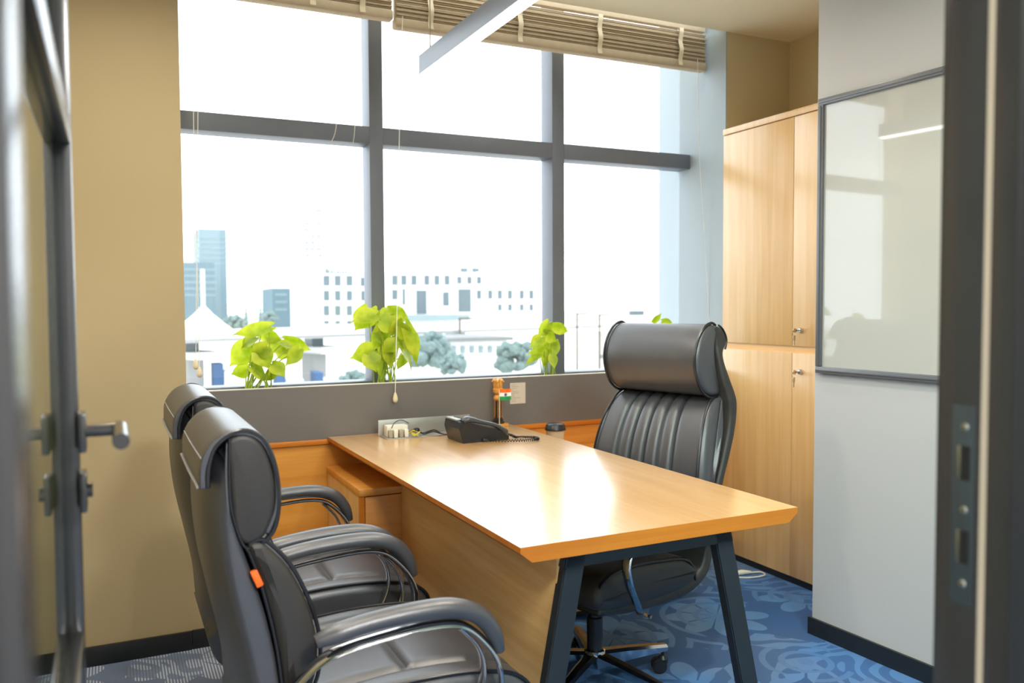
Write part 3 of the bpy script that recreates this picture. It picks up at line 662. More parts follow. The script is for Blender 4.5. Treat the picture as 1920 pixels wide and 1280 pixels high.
def visitor_chair(label, loc):
    o = thing('visitor_chair', label, 'chair', loc, group=None)
    X = -0.45
    def S(pts): return [(x+X, z) for x, z in pts]
    # outer shell: one curved sheet from the head down and forward under the seat
    back = [(0.180, 1.026), (0.166, 0.985), (0.158, 0.93), (0.156, 0.86), (0.166, 0.76), (0.188, 0.65), (0.212, 0.53), (0.222, 0.42), (0.250, 0.325), (0.32, 0.283), (0.45, 0.282), (0.62, 0.292), (0.80, 0.312)]
    front = [(0.80, 0.345), (0.62, 0.33), (0.45, 0.325), (0.34, 0.335), (0.30, 0.38), (0.30, 0.45), (0.295, 0.55), (0.275, 0.66), (0.250, 0.75), (0.226, 0.83), (0.212, 0.90), (0.210, 0.98), (0.214, 1.042)]
    def wv(y, p):
        q = abs(y)/0.205
        return -0.032*q**4 if (p.y > 0.4 and p.x < 0.183+X+max(0, 0.83-p.y)*0.25) else 0
    MB().pillow(None, 0.2105, 0.012, 10, 4, wave=wv, sheet=(S(back), S(front))).build('shell', M['leather'], o)
    # head roll
    head = [(0.200, 1.030), (0.222, 1.046), (0.250, 1.042), (0.272, 1.020), (0.288, 0.975), (0.294, 0.930), (0.289, 0.880), (0.272, 0.840), (0.240, 0.824), (0.215, 0.845), (0.207, 0.90), (0.203, 0.97)]
    h = MB().pillow(S(head), 0.214, 0.012, 6, 5).build('headrest', M['leather_side'], o)
    side_piping(h, S([(0.165, 0.945), (0.168, 0.99), (0.185, 1.030), (0.225, 1.052), (0.262, 1.042), (0.284, 1.008), (0.297, 0.955), (0.299, 0.90), (0.289, 0.85), (0.262, 0.822), (0.234, 0.816)]), 0.208, 0.0055)
    side_piping(h, S([(0.207, 1.040), (0.205, 0.97), (0.208, 0.90), (0.224, 0.838), (0.234, 0.820)]), 0.212, 0.003)
    # smooth cap over the top and down the back, with its stitching
    cap = [(0.150, 0.945), (0.152, 0.995), (0.172, 1.032), (0.205, 1.053), (0.245, 1.054), (0.275, 1.036), (0.296, 0.985), (0.302, 0.93), (0.298, 0.885), (0.280, 0.842), (0.271, 0.845), (0.289, 0.887), (0.293, 0.93), (0.287, 0.98), (0.268, 1.024), (0.242, 1.042), (0.208, 1.042), (0.182, 1.022), (0.164, 0.985), (0.162, 0.945)]
    MB().pillow(None, 0.2115, 0.003, 8, 3, sheet=(S(cap[:10]), S(cap[10:]))).build('headrest_cap', M['leather'], o)
    b = MB()
    for (x, z) in ((0.1545, 1.003), (0.1475, 0.948)): b.tube([(x+X, -0.204, z), (x+X-0.0015, 0, z), (x+X, 0.204, z)], 0.0016 if z > 0.96 else 0.0035, 5, smooth=3)
    b.build('stitching', M['stitch'], h)
    # back cushion
    cush = [(0.236, 0.820), (0.262, 0.829), (0.290, 0.805), (0.318, 0.768), (0.347, 0.708), (0.366, 0.648), (0.374, 0.59), (0.366, 0.53), (0.340, 0.48), (0.305, 0.47), (0.298, 0.55), (0.282, 0.65), (0.258, 0.75)]
    def tuft(y, p): return -0.010*math.exp(-((abs(y)-0.075)/0.012)**2) if p.x > 0.29+X else 0
    c = MB().pillow(S(cush), 0.226, 0.026, 18, 5, wave=tuft).build('back_cushion', M['leather_side'], o)
    side_piping(c, S([(0.240, 0.826), (0.266, 0.832), (0.296, 0.806), (0.324, 0.768), (0.352, 0.708), (0.371, 0.648), (0.379, 0.59), (0.371, 0.53), (0.345, 0.48)]), 0.209, 0.0045)
    side_piping(c, S([(0.238, 0.815), (0.254, 0.77), (0.272, 0.70), (0.288, 0.62), (0.298, 0.54), (0.304, 0.475)]), 0.214, 0.0035)
    # seat cushion
    seat = [(0.33, 0.475), (0.42, 0.487), (0.56, 0.497), (0.70, 0.492), (0.80, 0.472), (0.850, 0.430), (0.855, 0.385), (0.82, 0.350), (0.70, 0.338), (0.50, 0.333), (0.34, 0.345), (0.305, 0.40)]
    def st(y, p):
        e = -0.014*math.exp(-((p.x+0.45-0.58)/0.010)**2) if p.y > 0.46 and abs(y) < 0.16 else 0
        return e-(0.012*math.exp(-((abs(y)-0.165)/0.010)**2) if p.y > 0.44 else 0)
    s_ = MB().pillow(S(seat), 0.250, 0.030, 40, 12, wave=st).build('seat', M['leather'], o)
    side_piping(s_, S([(0.31, 0.462), (0.42, 0.484), (0.56, 0.494), (0.70, 0.489), (0.80, 0.468), (0.848, 0.43), (0.854, 0.385)]), 0.240, 0.0045)
    for sgn in (-1, 1):
        y = 0.287*sgn
        pad = [(0.352, 0.636), (0.40, 0.647), (0.47, 0.657), (0.56, 0.662), (0.64, 0.658), (0.70, 0.634), (0.736, 0.590), (0.752, 0.545)]
        sec = [(0.0205*math.cos(a), 0.0245*math.sin(a)) for a in [k*PI/8 for k in range(16)]]
        ap = MB().tube([(x+X, y, z) for x, z in pad], section=sec, smooth=6, radii=[0.6, 1, 1, 1.05, 1.05, 1, 0.9, 0.5], upv=(0, 0, 1)).build('arm_pad', M['leather'], o)
        yi = y-0.06*sgn
        st_path = [(0.300, 0.500), (0.325, 0.545), (0.362, 0.590), (0.41, 0.612), (0.50, 0.624), (0.60, 0.630), (0.665, 0.618), (0.715, 0.575), (0.748, 0.520), (0.752, 0.460), (0.725, 0.405), (0.68, 0.360), (0.62, 0.330), (0.56, 0.320)]
        yy = [0.225*sgn, 0.25*sgn, 0.275*sgn]+[y]*7+[0.28*sgn, 0.25*sgn, 0.20*sgn, 0.14*sgn]
        b = MB(); b.tube([(x+X, q, z) for (x, z), q in zip(st_path, yy)], section=STRAP2, upv=(0, 1, 0), smooth=6)
        b.build('arm_frame', M['chrome'], o)
        b = MB(); b.tube([(0.655+X, y, 0.615), (0.700+X, y*0.985, 0.565), (0.716+X, y*0.97, 0.51), (0.705+X, y*0.94, 0.45), (0.665+X, y*0.9, 0.38), (0.64+X, 0.22*sgn, 0.345)], section=[(a_*0.8, b_*0.8) for a_, b_ in STRAP2], upv=(0, 1, 0), smooth=6)
        b.build('arm_brace', M['chrome'], o)
    b = MB(); b.box(-0.0075, 0.0075, -0.2225, -0.208, -0.018, 0.018, 0.003)
    bmesh.ops.rotate(b.bm, cent=(0, 0, 0), matrix=Matrix.Rotation(R(-22), 3, 'Y'), verts=b.bm.verts)
    bmesh.ops.translate(b.bm, vec=(-0.197, 0.001, 0.757), verts=b.bm.verts); b.build('cloth_tag', M['orange'], o)['label'] = 'orange cloth tag'
    b = MB(); b.box(-0.08, 0.12, -0.07, 0.07, 0.255, 0.290, 0.008).build('seat_mechanism', M['plastic'], o)
    star_base(o, (0.02, 0.0), (20, 92, 164, 236, 308), 0.27, 0.262)
    return o
STRAP2 = [(0.017*math.cos(a), 0.0065*math.sin(a)) for a in [k*PI/6 for k in range(12)]]
v1 = visitor_chair('black leather visitor chair nearest the camera, its arms in full view', (0.45, 1.93, 0))
v2 = copy_tree(v1); v2.location = (0.445, 2.605, 0)
v2['label'] = 'black leather visitor chair farther from the camera, half hidden by the nearer one'
v1['group'] = v2['group'] = 'black leather visitor chairs along the left of the desk'

def exec_chair():
    a = R(197)
    o = thing('executive_chair', 'high-backed black leather executive chair with fluted back behind the desk', 'chair', (1.528, 2.468, 0), a)
    back = [(-0.345, 1.222), (-0.385, 1.212), (-0.412, 1.185), (-0.416, 1.155), (-0.392, 1.125), (-0.392, 1.09), (-0.412, 1.03), (-0.433, 0.97), (-0.435, 0.91), (-0.420, 0.835), (-0.385, 0.745), (-0.352, 0.67), (-0.332, 0.58), (-0.330, 0.48), (-0.322, 0.40), (-0.285, 0.342), (-0.185, 0.305), (0.0, 0.306), (0.18, 0.325), (0.28, 0.35)]
    front = [(-0.335, 1.205), (-0.345, 1.195), (-0.352, 1.175), (-0.355, 1.15), (-0.356, 1.12), (-0.360, 1.085), (-0.368, 1.03), (-0.385, 0.97), (-0.392, 0.91), (-0.380, 0.84), (-0.350, 0.755), (-0.315, 0.67), (-0.292, 0.58), (-0.288, 0.48), (-0.275, 0.41), (-0.245, 0.37), (-0.18, 0.345), (0.0, 0.345), (0.17, 0.362), (0.27, 0.38)][::-1]
    wd = lambda z: 1.0-0.14*max(0, min(1, (z-0.95)/0.2))-0.10*max(0, min(1, (0.62-z)/0.2))
    MB().pillow(None, 0.252, 0.014, 8, 4, width=wd, sheet=(back, front)).build('shell', M['leather_side'], o)
    head = [(-0.335, 1.226), (-0.295, 1.212), (-0.258, 1.170), (-0.240, 1.115), (-0.246, 1.060), (-0.275, 1.005), (-0.320, 0.976), (-0.372, 0.972), (-0.384, 0.995), (-0.362, 1.07), (-0.352, 1.14), (-0.362, 1.20)]
    h = MB().pillow(head, 0.216, 0.020, 6, 5).build('headrest', M['leather'], o)
    side_piping(h, [(-0.36, 1.222), (-0.335, 1.230), (-0.293, 1.216), (-0.254, 1.172), (-0.236, 1.115), (-0.242, 1.058), (-0.272, 1.001), (-0.320, 0.971), (-0.374, 0.968)], 0.205, 0.005)
    side_piping(o, [(-0.372, 1.222), (-0.40, 1.205), (-0.422, 1.170), (-0.414, 1.135)], 0.210, 0.004)
    cush = [(-0.398, 0.965), (-0.365, 0.968), (-0.325, 0.952), (-0.285, 0.912), (-0.252, 0.850), (-0.228, 0.78), (-0.212, 0.70), (-0.205, 0.62), (-0.210, 0.54), (-0.235, 0.49), (-0.27, 0.485), (-0.285, 0.55), (-0.305, 0.67), (-0.340, 0.76), (-0.375, 0.85), (-0.392, 0.92)]
    lines = (-0.140, -0.078, -0.014, 0.050, 0.114)
    def fl_(y, p):
        return (-0.022*sum(math.exp(-abs((y-l)/0.008)**1.3) for l in lines)) if p.x > -0.335 or (p.y > 0.93 and p.x > -0.38) else 0
    c = MB().pillow(cush, 0.256, 0.030, 150, 5, wave=fl_, width=lambda z: 1.0-0.13*max(0, (z-0.72)/0.25)**1.5).build('back_cushion', M['leather'], o, angle=60)
    side_piping(c, [(-0.36, 0.972), (-0.320, 0.953), (-0.280, 0.908), (-0.246, 0.848), (-0.222, 0.78), (-0.206, 0.70), (-0.199, 0.62), (-0.205, 0.54)], 0.238, 0.0045, width=lambda z: 1.0-0.13*max(0, (z-0.72)/0.25)**1.5)
    seat = [(-0.20, 0.40), (-0.12, 0.452), (0.0, 0.472), (0.14, 0.486), (0.25, 0.480), (0.31, 0.450), (0.325, 0.41), (0.30, 0.372), (0.16, 0.350), (0.0, 0.340), (-0.15, 0.345)]
    s_ = MB().pillow(seat, 0.258, 0.035, 8, 5).build('seat', M['leather_side'], o)
    side_piping(s_, [(-0.185, 0.36), (-0.165, 0.415), (-0.11, 0.449), (0.0, 0.467), (0.14, 0.481), (0.25, 0.475), (0.306, 0.448)], 0.250, 0.0055)
    for sgn in (-1, 1):
        y = 0.305*sgn
        sec = [(0.020*math.cos(q), 0.026*math.sin(q)) for q in [k*PI/8 for k in range(16)]]
        MB().tube([(-0.17, y, 0.655), (-0.10, y, 0.668), (0.02, y, 0.672), (0.12, y, 0.665), (0.18, y, 0.635), (0.21, y, 0.595)], section=sec, smooth=6, radii=[0.6, 1, 1, 1, 0.9, 0.5]).build('arm_pad', M['leather'], o)
        MB().tube([(-0.30, 0.245*sgn, 0.535), (-0.255, 0.285*sgn, 0.575), (-0.20, y, 0.62), (-0.12, y, 0.640), (0.06, y, 0.645), (0.14, y, 0.632), (0.205, y, 0.585), (0.245, y, 0.525), (0.235, y, 0.46), (0.18, 0.29*sgn, 0.38), (0.13, 0.265*sgn, 0.325), (0.07, 0.24*sgn, 0.300)], section=[(a_*1.0, b_*1.0) for a_, b_ in STRAP2], upv=(0, 1, 0), smooth=6).build('arm_frame', M['chrome'], o)
        MB().lathe([(0, -0.006), (0.006, -0.006), (0.006, 0.006), (0, 0.006)], (0.075, 0.258*sgn, 0.303), 6, 'y').lathe([(0, -0.006), (0.010, -0.006), (0.010, 0.006), (0, 0.006)], (-0.298, 0.262*sgn, 0.535), 12, 'y').build('bolt', M['steel'], o)
    MB().box(-0.10, 0.12, -0.08, 0.08, 0.262, 0.305, 0.008).build('seat_mechanism', M['plastic'], o)
    hub_w = Vector((1.462, 2.42, 0))-Vector((1.528, 2.468, 0)); hl = Matrix.Rotation(-a, 3, 'Z')@hub_w
    star_base(o, (hl.x, hl.y), [w-197 for w in (-2, -72, -144, 144, 72)], 0.285, 0.265)
    return o
exec_chair()

# ------------------------------------------------------------------ glass door (open) and door frame
XF, XG, Y0, Y1 = -0.042, -0.0585, 0.478, 1.352
door = bpy.data.objects.new('door_1', None); COL.objects.link(door); door.location = (XF-0.02, Y0, 0); door['kind'] = 'structure'
def dpart(name, mb, m, **k):
    o = mb.build(name, m, door, **k); o.matrix_parent_inverse = Matrix.Translation(door.location).inverted(); return o
xb = XG-0.006
dpart('stile', MB().box(xb, XF, Y0, Y0+0.088, 0.01, 2.3, 0.0015), M['doormetal'])
dpart('stile', MB().box(xb, XF, Y1-0.052, Y1, 0.01, 2.3, 0.0015), M['doormetal'])
dpart('rail', MB().box(xb, XF, Y0+0.0885, Y1-0.0525, 2.24, 2.3, 0.001), M['doormetal'])
dpart('rail', MB().box(xb, XF, Y0+0.0885, Y1-0.0525, 0.01, 0.09, 0.001), M['doormetal'])
dpart('glazing_bar', MB().box(xb, XF, Y0+0.0885, Y1-0.0525, 1.520, 1.556, 0.002), M['doormetal'])
dpart('glazing_bar', MB().box(xb, XF, Y0+0.0885, Y1-0.0525, 0.812, 0.848, 0.002), M['doormetal'])
for (a, c) in ((0.0905, 0.8115), (0.8485, 1.5195), (1.5565, 2.2395)): dpart('pane', MB().box(XG-0.004, XG, Y0+0.0885, Y1-0.0525, a, c), M['doorglass'], smooth=False)
hy, hz = 1.295, 1.128
hd = MB(); hd.box(XF+0.0005, XF+0.010, hy-0.026, hy+0.026, hz-0.026, hz+0.026, 0.002); dpart('handle_rose', hd, M['doormetal'])
hd = MB(); hd.tube([(XF+0.010, hy, hz), (XF+0.052, hy, hz)], 0.0085, 16); hd.tube([(XF+0.052, hy+0.012, hz), (XF+0.052, hy-0.120, hz)], 0.0105, 20); dpart('door_handle', hd, M['doormetal'])
kz = hz-0.082
hd = MB(); hd.box(XF+0.0005, XF+0.009, hy-0.026, hy+0.026, kz-0.026, kz+0.026, 0.002).tube([(XF+0.009, hy, kz), (XF+0.016, hy, kz)], 0.010, 14); dpart('lock_rose', hd, M['doormetal'])
jt = bpy.data.objects.new('door_2', None); COL.objects.link(jt); jt.location = (0.83, 0.6, 0); jt['kind'] = 'structure'; jt['label'] = 'dark aluminium door frame with strike plate'
def jpart(name, mb, m, **k):
    o = mb.build(name, m, jt, **k); o.matrix_parent_inverse = Matrix.Translation(jt.location).inverted(); return o
JX = 0.82
jpart('jamb', MB().box(JX, JX+0.055, 0.582, 0.632, 0, 2.35, 0.0015), M['doormetal'])
jpart('jamb_inner', MB().box(JX+0.0, JX+0.055, 0.541, 0.573, 0, 2.35, 0.0015), M['doormetal'])
jpart('gasket', MB().box(JX+0.002, JX+0.05, 0.5735, 0.5815, 0, 2.35), M['gasket'])
jpart('jamb_outer', MB().box(JX-0.008, JX+0.0, 0.505, 0.5405, 0, 2.35, 0.001).box(JX, JX+0.055, 0.505, 0.5405, 0, 2.35), M['blackmetal'])
sp = jpart('strike_plate', MB().box(JX-0.0015, JX+0.0003, 0.5855, 0.612, 0.975, 1.19, 0.0005), M['strike'])
def sub(name, mb, m, par, **k):
    return mb.build(name, m, par, **k)
for z in (1.167, 1.078, 0.998): sub('screw', MB().lathe([(0, -0.003), (0.0035, -0.0026), (0.0045, -0.0012), (0, -0.0012)], (JX, 0.597, z), 14, 'x'), M['steel'], sp)
for z0, z1 in ((1.110, 1.147), (1.020, 1.056)):
    sub('latch_slot', MB().box(JX-0.0018, JX-0.0013, 0.590, 0.603, z0, z1), M['hole'], sp)
    sub('slot_lip', MB().box(JX-0.0026, JX-0.0012, 0.6005, 0.6045, z0, z1, 0.0006), M['steel'], sp)
jpart('hinge_jamb', MB().box(-0.16, XF-0.02, 0.385, 0.470, 0, 2.35, 0.0015), M['doormetal'])
jpart('head', MB().box(-0.16, JX+0.06, 0.50, 0.56, 2.31, 2.35, 0.001), M['doormetal'])
gp = bpy.data.objects.new('window_2', None); COL.objects.link(gp); gp.location = (1.5, 0.52, 0); gp['kind'] = 'structure'
o = MB().box(JX+0.055, 2.5, 0.518, 0.524, 0.06, 2.31).build('pane', M['doorglass'], gp, smooth=False); o.matrix_parent_inverse = Matrix.Translation(gp.location).inverted()
o = MB().box(JX+0.056, 2.5, 0.505, 0.54, 0.0, 0.06).box(JX+0.061, 2.5, 0.505, 0.54, 2.31, 2.35).build('frame', M['doormetal'], gp); o.matrix_parent_inverse = Matrix.Translation(gp.location).inverted()
o = struct('wall_partition_right', MB().box(2.5, 3.4, 0.48, 0.558, 0, 2.35), M['greywall'])

# ------------------------------------------------------------------ the city outside
def omat(name, col, rough=0.8): return mat(name, col, rough, noise=0.05, nscale=0.3)
O_white = omat('white_render', (226, 226, 222)); O_win = omat('facade_glass_grey', (88, 100, 104), 0.5); O_tower = omat('haze_tinted_tower_glass', (116, 134, 140)); O_towd = omat('haze_tinted_tower_lower', (92, 112, 120))  # tower greys are paled: distance haze is put into the colour
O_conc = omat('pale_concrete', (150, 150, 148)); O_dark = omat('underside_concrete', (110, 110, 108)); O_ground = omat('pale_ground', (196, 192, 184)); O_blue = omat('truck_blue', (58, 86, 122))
O_tree = mat('haze_tinted_foliage', (98, 114, 110), 0.9, noise=0.5, nscale=3); O_fir = omat('haze_tinted_far_foliage', (104, 118, 114)); O_trunk = omat('trunk_brown', (90, 76, 64)); O_red = omat('brick_red', (150, 96, 84)); O_faint = omat('haze_tinted_panels', (128, 142, 144))  # foliage and panel colours greyed and lightened to stand in for haze
GZ = -13.0
struct('ground', MB().box(-400, 900, 8, 1500, GZ-0.2, GZ), O_ground)
def slab(px0, px1, pt, Y, depth, zb=GZ):
    a = at(px0, pt, Y); c = at(px1, pt, Y); return a.x, c.x, max(a.z, c.z), Y, Y+depth, zb
def simple_building(name, label, cat, px0, px1, pt, Y, depth, m, wins=(), wm=None, zb=GZ):
    x0, x1, zt, y0, y1, z0 = slab(px0, px1, pt, Y, depth, zb)
    o = thing(name, label, cat, ((x0+x1)/2, (y0+y1)/2, z0))
    def lo(n, mb, mm):
        q = mb.build(n, mm, o, smooth=False); q.matrix_parent_inverse = Matrix.Translation(o.location).inverted(); return q
    lo('walls', MB().box(x0, x1, y0, y1, z0, zt), m)
    for (px, py, w, h) in wins:
        c = at(px, py, Y); s = Y/F_PX*1.05
        lo('window', MB().box(c.x-w*s/2, c.x+w*s/2, Y-0.25, Y+0.3, c.z-h*s/2, c.z+h*s/2), wm or O_win)
    return o, lo
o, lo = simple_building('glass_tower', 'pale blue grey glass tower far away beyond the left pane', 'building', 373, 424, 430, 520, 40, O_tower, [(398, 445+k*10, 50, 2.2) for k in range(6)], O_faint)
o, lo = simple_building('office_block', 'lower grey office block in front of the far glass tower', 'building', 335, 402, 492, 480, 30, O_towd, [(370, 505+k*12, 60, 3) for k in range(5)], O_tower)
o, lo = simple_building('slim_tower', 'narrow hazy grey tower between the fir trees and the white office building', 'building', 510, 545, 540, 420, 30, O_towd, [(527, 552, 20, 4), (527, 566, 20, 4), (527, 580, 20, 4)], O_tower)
wins = []
rr = random.Random(2)
for i in range(9):
    for j in range(3):
        if rr.random() < 0.6: wins.append((575+j*12+rr.uniform(-2, 2), 395+i*12, 7, 5))
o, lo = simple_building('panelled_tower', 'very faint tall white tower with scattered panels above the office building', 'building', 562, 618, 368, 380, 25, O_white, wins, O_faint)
wins = [(612, 526, 11, 18), (633, 526, 11, 18), (655, 526, 11, 18), (681, 528, 10, 16)]+[(x, y, 10, 18) for y in (554, 582) for x in (612, 633, 655, 682)]+[(x, 604, 9, 6) for x in (612, 633, 655)]
wins += [(x, 525, 10, 18) for x in (740, 757, 776, 800, 819, 838)]+[(740, 552, 10, 18), (757, 556, 5, 30), (790, 566, 20, 44), (836, 560, 12, 26), (871, 563, 26, 44)]  # the two largest entries are recesses, their shade painted as flat grey panels
wins += [(x, 525, 9, 14) for x in (861, 880, 898)]+[(x, 552, 9, 17) for x in (898, 919, 937, 956, 978, 996)]+[(x, 576, 8, 13) for x in (937, 956, 978, 996)]+[(740, 578, 9, 14)]
o, lo = simple_building('white_office_building', 'long white office building with rows of grey windows beyond the viaduct', 'building', 596, 1006, 513, 230, 30, O_white, wins)
a = at(860, 500, 229); c = at(900, 512, 229); lo('roof_room', MB().box(a.x, c.x, 232, 240, c.z-0.6, a.z), O_white)
for px in (871, 893): c = at(px, 506, 231.5); lo('roof_window', MB().box(c.x-1.1, c.x+1.1, 231.7, 232.2, c.z-0.6, c.z+0.6), O_win)
b = MB(); c = at(610, 507, 229.5)
for k, w in enumerate((0.9, 0.5, 0.7, 0.35, 0.7, 0.6, 0.6, 0.7)):
    b.box(c.x+k*0.78, c.x+k*0.78+w*0.72, 229.4, 229.6, c.z-0.7, c.z+(0.65 if k in (0, 3, 4) else 0.3))
lo('roof_sign', b, O_win)
a = at(750, 592, 222); c = at(878, 592, 222); lo('balcony_band', MB().box(a.x, c.x, 221, 229, a.z-1.4, a.z+0.2), O_faint)

# pavilion with a tented roof
c = at(381, 572, 170); e = at(441, 624, 170); rdx = e.x-c.x
o = thing('tented_pavilion', 'white tented roof with a tall mast beyond the left pane', 'pavilion', (c.x, 170, GZ))
def lo2(n, mb, mm):
    q = mb.build(n, mm, o, smooth=False); q.matrix_parent_inverse = Matrix.Translation(o.location).inverted(); return q
b = MB(); rs = []
for t, z in ((1, e.z), (0.62, e.z+(c.z-e.z)*0.34), (0.3, e.z+(c.z-e.z)*0.66), (0.03, c.z)): rs.append([Vector((c.x+sx*rdx*t, 170+sy*rdx*t, z)) for sx, sy in ((-1, -1), (1, -1), (1, 1), (-1, 1))])
b.rings(rs); lo2('roof', b, O_white)
s = at(381, 505, 170); lo2('mast', MB().tube([(c.x, 170, c.z-0.3), (c.x, 170, s.z)], 0.35, 8), O_white)
lo2('hall', MB().box(c.x-rdx*0.9, c.x+rdx*0.9, 170-rdx*0.9, 170+rdx*0.9, GZ, e.z), O_white)
b = MB()
for q in (-22, -8, 8): p = at(381+q*0.9, 610, 157); b.tube([(p.x, 170-rdx*0.78, e.z+0.2), (p.x+0.9, 170-rdx*0.45, c.z-3.2)], 0.22, 5)
lo2('roof_seam', b, O_dark)

# viaduct
zt = at(344, 622, 80).z; zu = at(344, 643, 80).z
def on_z(px, py, z): d = at(px, py, 1)-Vector((0, 0, CAM_H)); k = (z-CAM_H)/d.z; return Vector((0, 0, CAM_H))+d*k
p1 = on_z(330, 644, zu); p2 = on_z(690, 630.5, zu); dr = (p2-p1); dr.z = 0; dr.normalize(); nn = Vector((-dr.y, dr.x, 0))
q0 = p1-dr*12; q1 = p1+dr*260
o = thing('viaduct', 'elevated pale concrete viaduct crossing in front of the white building', 'viaduct', (p1.x, p1.y, GZ))
lo2('deck', MB().prism([tuple(q0.xy), tuple(q1.xy), tuple((q1+nn*9).xy), tuple((q0+nn*9).xy)], zu, zu+0.9, 'xy'), O_conc)
lo2('parapet', MB().prism([tuple((q0-nn*0.2).xy), tuple((q1-nn*0.2).xy), tuple((q1+nn*0.1).xy), tuple((q0+nn*0.1).xy)], zu+0.35, zt+0.1, 'xy'), O_white)
for px in (393, 628, 893):
    u = on_z(px, 640 if px < 500 else 632 if px < 700 else 620, zu)+nn*4
    lo2('pier', MB().box(u.x-0.75, u.x+0.75, u.y-1.2, u.y+1.2, GZ, zu-1.6, rz=math.atan2(dr.y, dr.x)), O_conc)
    lo2('pier_cap', MB().box(u.x-1.6, u.x+1.6, u.y-4, u.y+4, zu-1.65, zu-1.0, rz=math.atan2(dr.y, dr.x)), O_white)
    lo2('bearing', MB().box(u.x-0.6, u.x+0.6, u.y-2, u.y+2, zu-1.0, zu-0.01), O_win)
# trees
def tree(label, px, pt, pbw, Y, m, seed, cone=False):
    rnd = random.Random(seed); c = at(px, pt, Y); rad = pbw*Y/F_PX/2
    o = thing('fir_tree' if cone else 'broadleaf_tree', label, 'tree', (c.x, Y, GZ), group=None); H_ = c.z-GZ
    b = MB()
    if cone:
        for k in range(7):
            z0 = H_*(0.35+0.093*k); b.lathe([(0, z0-0.3), (rad*(1-k/7.6), z0), (rad*0.35*(1-k/7.6), z0+H_*0.10), (0, z0+H_*0.14)], seg=9)
    else:
        for k in range(70):
            th, ph_ = rnd.uniform(0, 2*PI), math.acos(rnd.uniform(-0.5, 1)); r_ = rnd.uniform(0.5, 0.95)
            cc = Vector((rad*r_*math.sin(ph_)*math.cos(th), rad*r_*math.sin(ph_)*math.sin(th), H_-rad*0.95+rad*0.9*r_*math.cos(ph_)))
            s_ = bmesh.new(); bmesh.ops.create_icosphere(s_, subdivisions=2, radius=rad*rnd.uniform(0.16, 0.3))
            for v in s_.verts: v.co *= rnd.uniform(0.75, 1.2)
            b.merge(s_, Matrix.Translation(cc))
    b.build('crown', m, o, smooth=False)
    MB().tube([(0, 0, 0), (0, 0, H_*0.6)], rad*0.07, 7).build('trunk', O_trunk, o)
for i, (px, pt, w) in enumerate(((440, 590, 40), (461, 566, 16), (488, 568, 18), (505, 584, 30), (425, 598, 24))):
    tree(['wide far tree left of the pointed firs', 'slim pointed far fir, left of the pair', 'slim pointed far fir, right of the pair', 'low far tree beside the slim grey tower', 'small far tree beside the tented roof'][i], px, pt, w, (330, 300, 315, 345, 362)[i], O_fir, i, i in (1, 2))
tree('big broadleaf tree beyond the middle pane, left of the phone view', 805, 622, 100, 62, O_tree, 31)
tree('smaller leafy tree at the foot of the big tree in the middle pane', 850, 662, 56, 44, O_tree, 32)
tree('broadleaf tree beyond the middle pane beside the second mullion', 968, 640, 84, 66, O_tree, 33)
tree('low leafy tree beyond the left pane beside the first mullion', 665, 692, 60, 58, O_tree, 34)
# street level things
def box_thing(name, label, cat, px0, px1, pt, pb, Y, m, depth=3, extra=None):
    a = at(px0, pt, Y); c = at(px1, pb, Y); o = thing(name, label, cat, ((a.x+c.x)/2, Y+depth/2, GZ))
    def l3(n, mb, mm):
        q = mb.build(n, mm, o, smooth=False); q.matrix_parent_inverse = Matrix.Translation(o.location).inverted(); return q
    return a, c, l3
def lorry(label, px0, px1, pt, Y, m):
    a, c, l3 = box_thing('parked_lorry', label, 'lorry', px0, px1, pt, 720, Y, m, 2.4)
    zt_ = a.z; zb_ = zt_-3.0
    # the ground rises to a service road here
    l3('cargo_box', MB().box(a.x, c.x-0.8, Y, Y+2.4, zb_, zt_), m)
    l3('cab', MB().box(c.x-0.75, c.x+0.9, Y+0.1, Y+2.3, zb_-0.2, zt_-0.7, 0.15), O_white)
    b = MB()
    for x in (a.x+0.8, c.x+0.1): b.lathe([(0, 0), (0.5, 0), (0.5, 2.3), (0, 2.3)], (x, Y+0.05, zb_-0.15), 14, 'y')
    l3('wheels', b, O_trunk)
    l3('roadway', MB().box(a.x-0.6, c.x+1.2, Y-1, Y+4, GZ, zb_-0.65), O_ground)
lorry('blue box lorry parked beneath the viaduct, leftmost', 400, 436, 682, 84, O_blue)
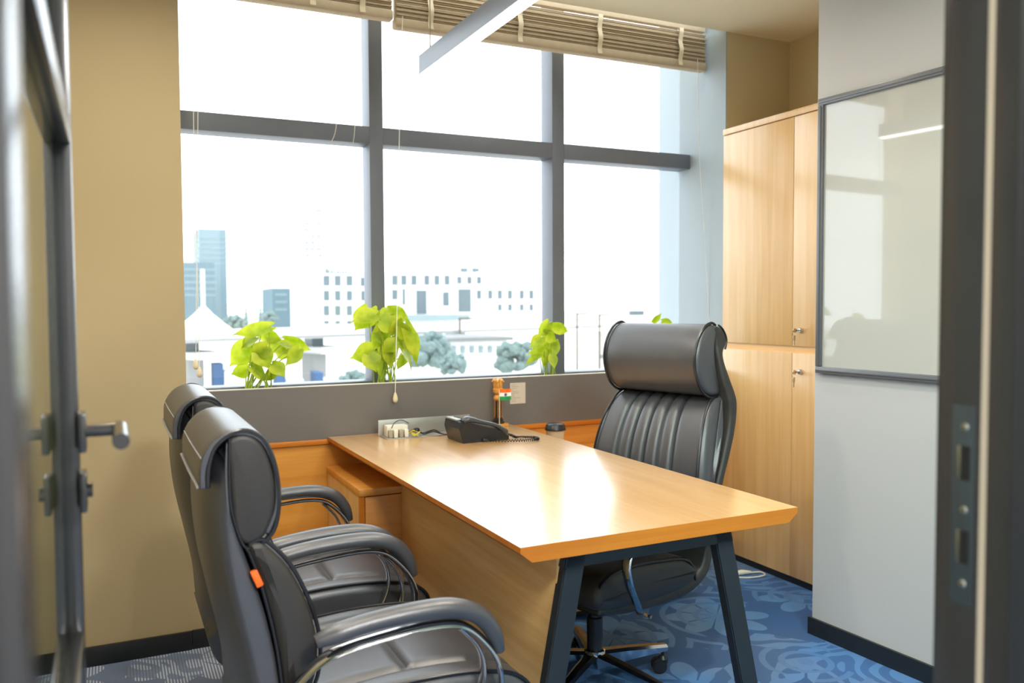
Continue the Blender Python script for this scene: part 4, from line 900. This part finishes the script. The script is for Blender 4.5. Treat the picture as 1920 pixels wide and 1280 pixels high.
lorry('blue box lorry under the viaduct between the first plant and the pier', 520, 552, 698, 80, O_blue)
lorry('blue box lorry beside the viaduct pier near the first mullion', 592, 622, 698, 80, O_blue)
wins = [(850+k*17, 655, 8, 14) for k in range(6)]
o, lo = simple_building('low_white_house', 'low white building with small windows below the viaduct in the middle pane', 'building', 838, 948, 640, 76, 8, O_white, wins, O_faint)
c0 = at(840, 640, 76); c1 = at(946, 640, 76); lo('roof_edge', MB().box(c0.x-0.5, c1.x+0.5, 75, 85, c0.z, c0.z+0.35), O_dark)
wins = [(1150, 650, 12, 10), (1180, 648, 12, 12), (1262, 625, 14, 30), (1215, 640, 10, 14), (1130, 668, 14, 8)]
o, lo = simple_building('white_warehouse', 'low white warehouse beyond the right pane', 'building', 1122, 1330, 622, 110, 20, O_white, wins, O_faint)
def billboard():
    a = at(1177, 580, 150); c = at(1221, 593, 150); o = thing('roadside_billboard', 'pale roadside billboard with grey lettering beyond the right pane', 'sign', ((a.x+c.x)/2, 150, GZ))
    def l3(n, mb, mm):
        q = mb.build(n, mm, o, smooth=False); q.matrix_parent_inverse = Matrix.Translation(o.location).inverted()
    l3('panel', MB().box(a.x, c.x, 150, 150.3, c.z, a.z), O_white)
    b = MB()
    for k in range(7): b.box(a.x+0.3+k*0.55, a.x+0.7+k*0.55, 149.8, 150, c.z+0.3, a.z-0.3)
    l3('lettering', b, O_win)
    l3('post', MB().box((a.x+c.x)/2-0.2, (a.x+c.x)/2+0.2, 150.05, 150.25, GZ, c.z), O_dark)
billboard()
for i, (px, pt, Y) in enumerate(((1082, 588, 90), (1124, 590, 90), (862, 597, 90))):
    c = at(px, pt, Y); o = thing('street_light', ['street light pole just right of the second mullion', 'street light pole standing at the left of the warehouse', 'street light pole beyond the middle pane, left of the third plant'][i], 'street light', (c.x, Y, GZ))
    MB().tube([(0, 0, 0), (0, 0, c.z-GZ)], 0.14, 8).build('pole', O_trunk, o)
    MB().box(-0.1, 1.6, -0.15, 0.15, c.z-GZ-0.1, c.z-GZ+0.1).build('lamp_head', O_trunk, o)
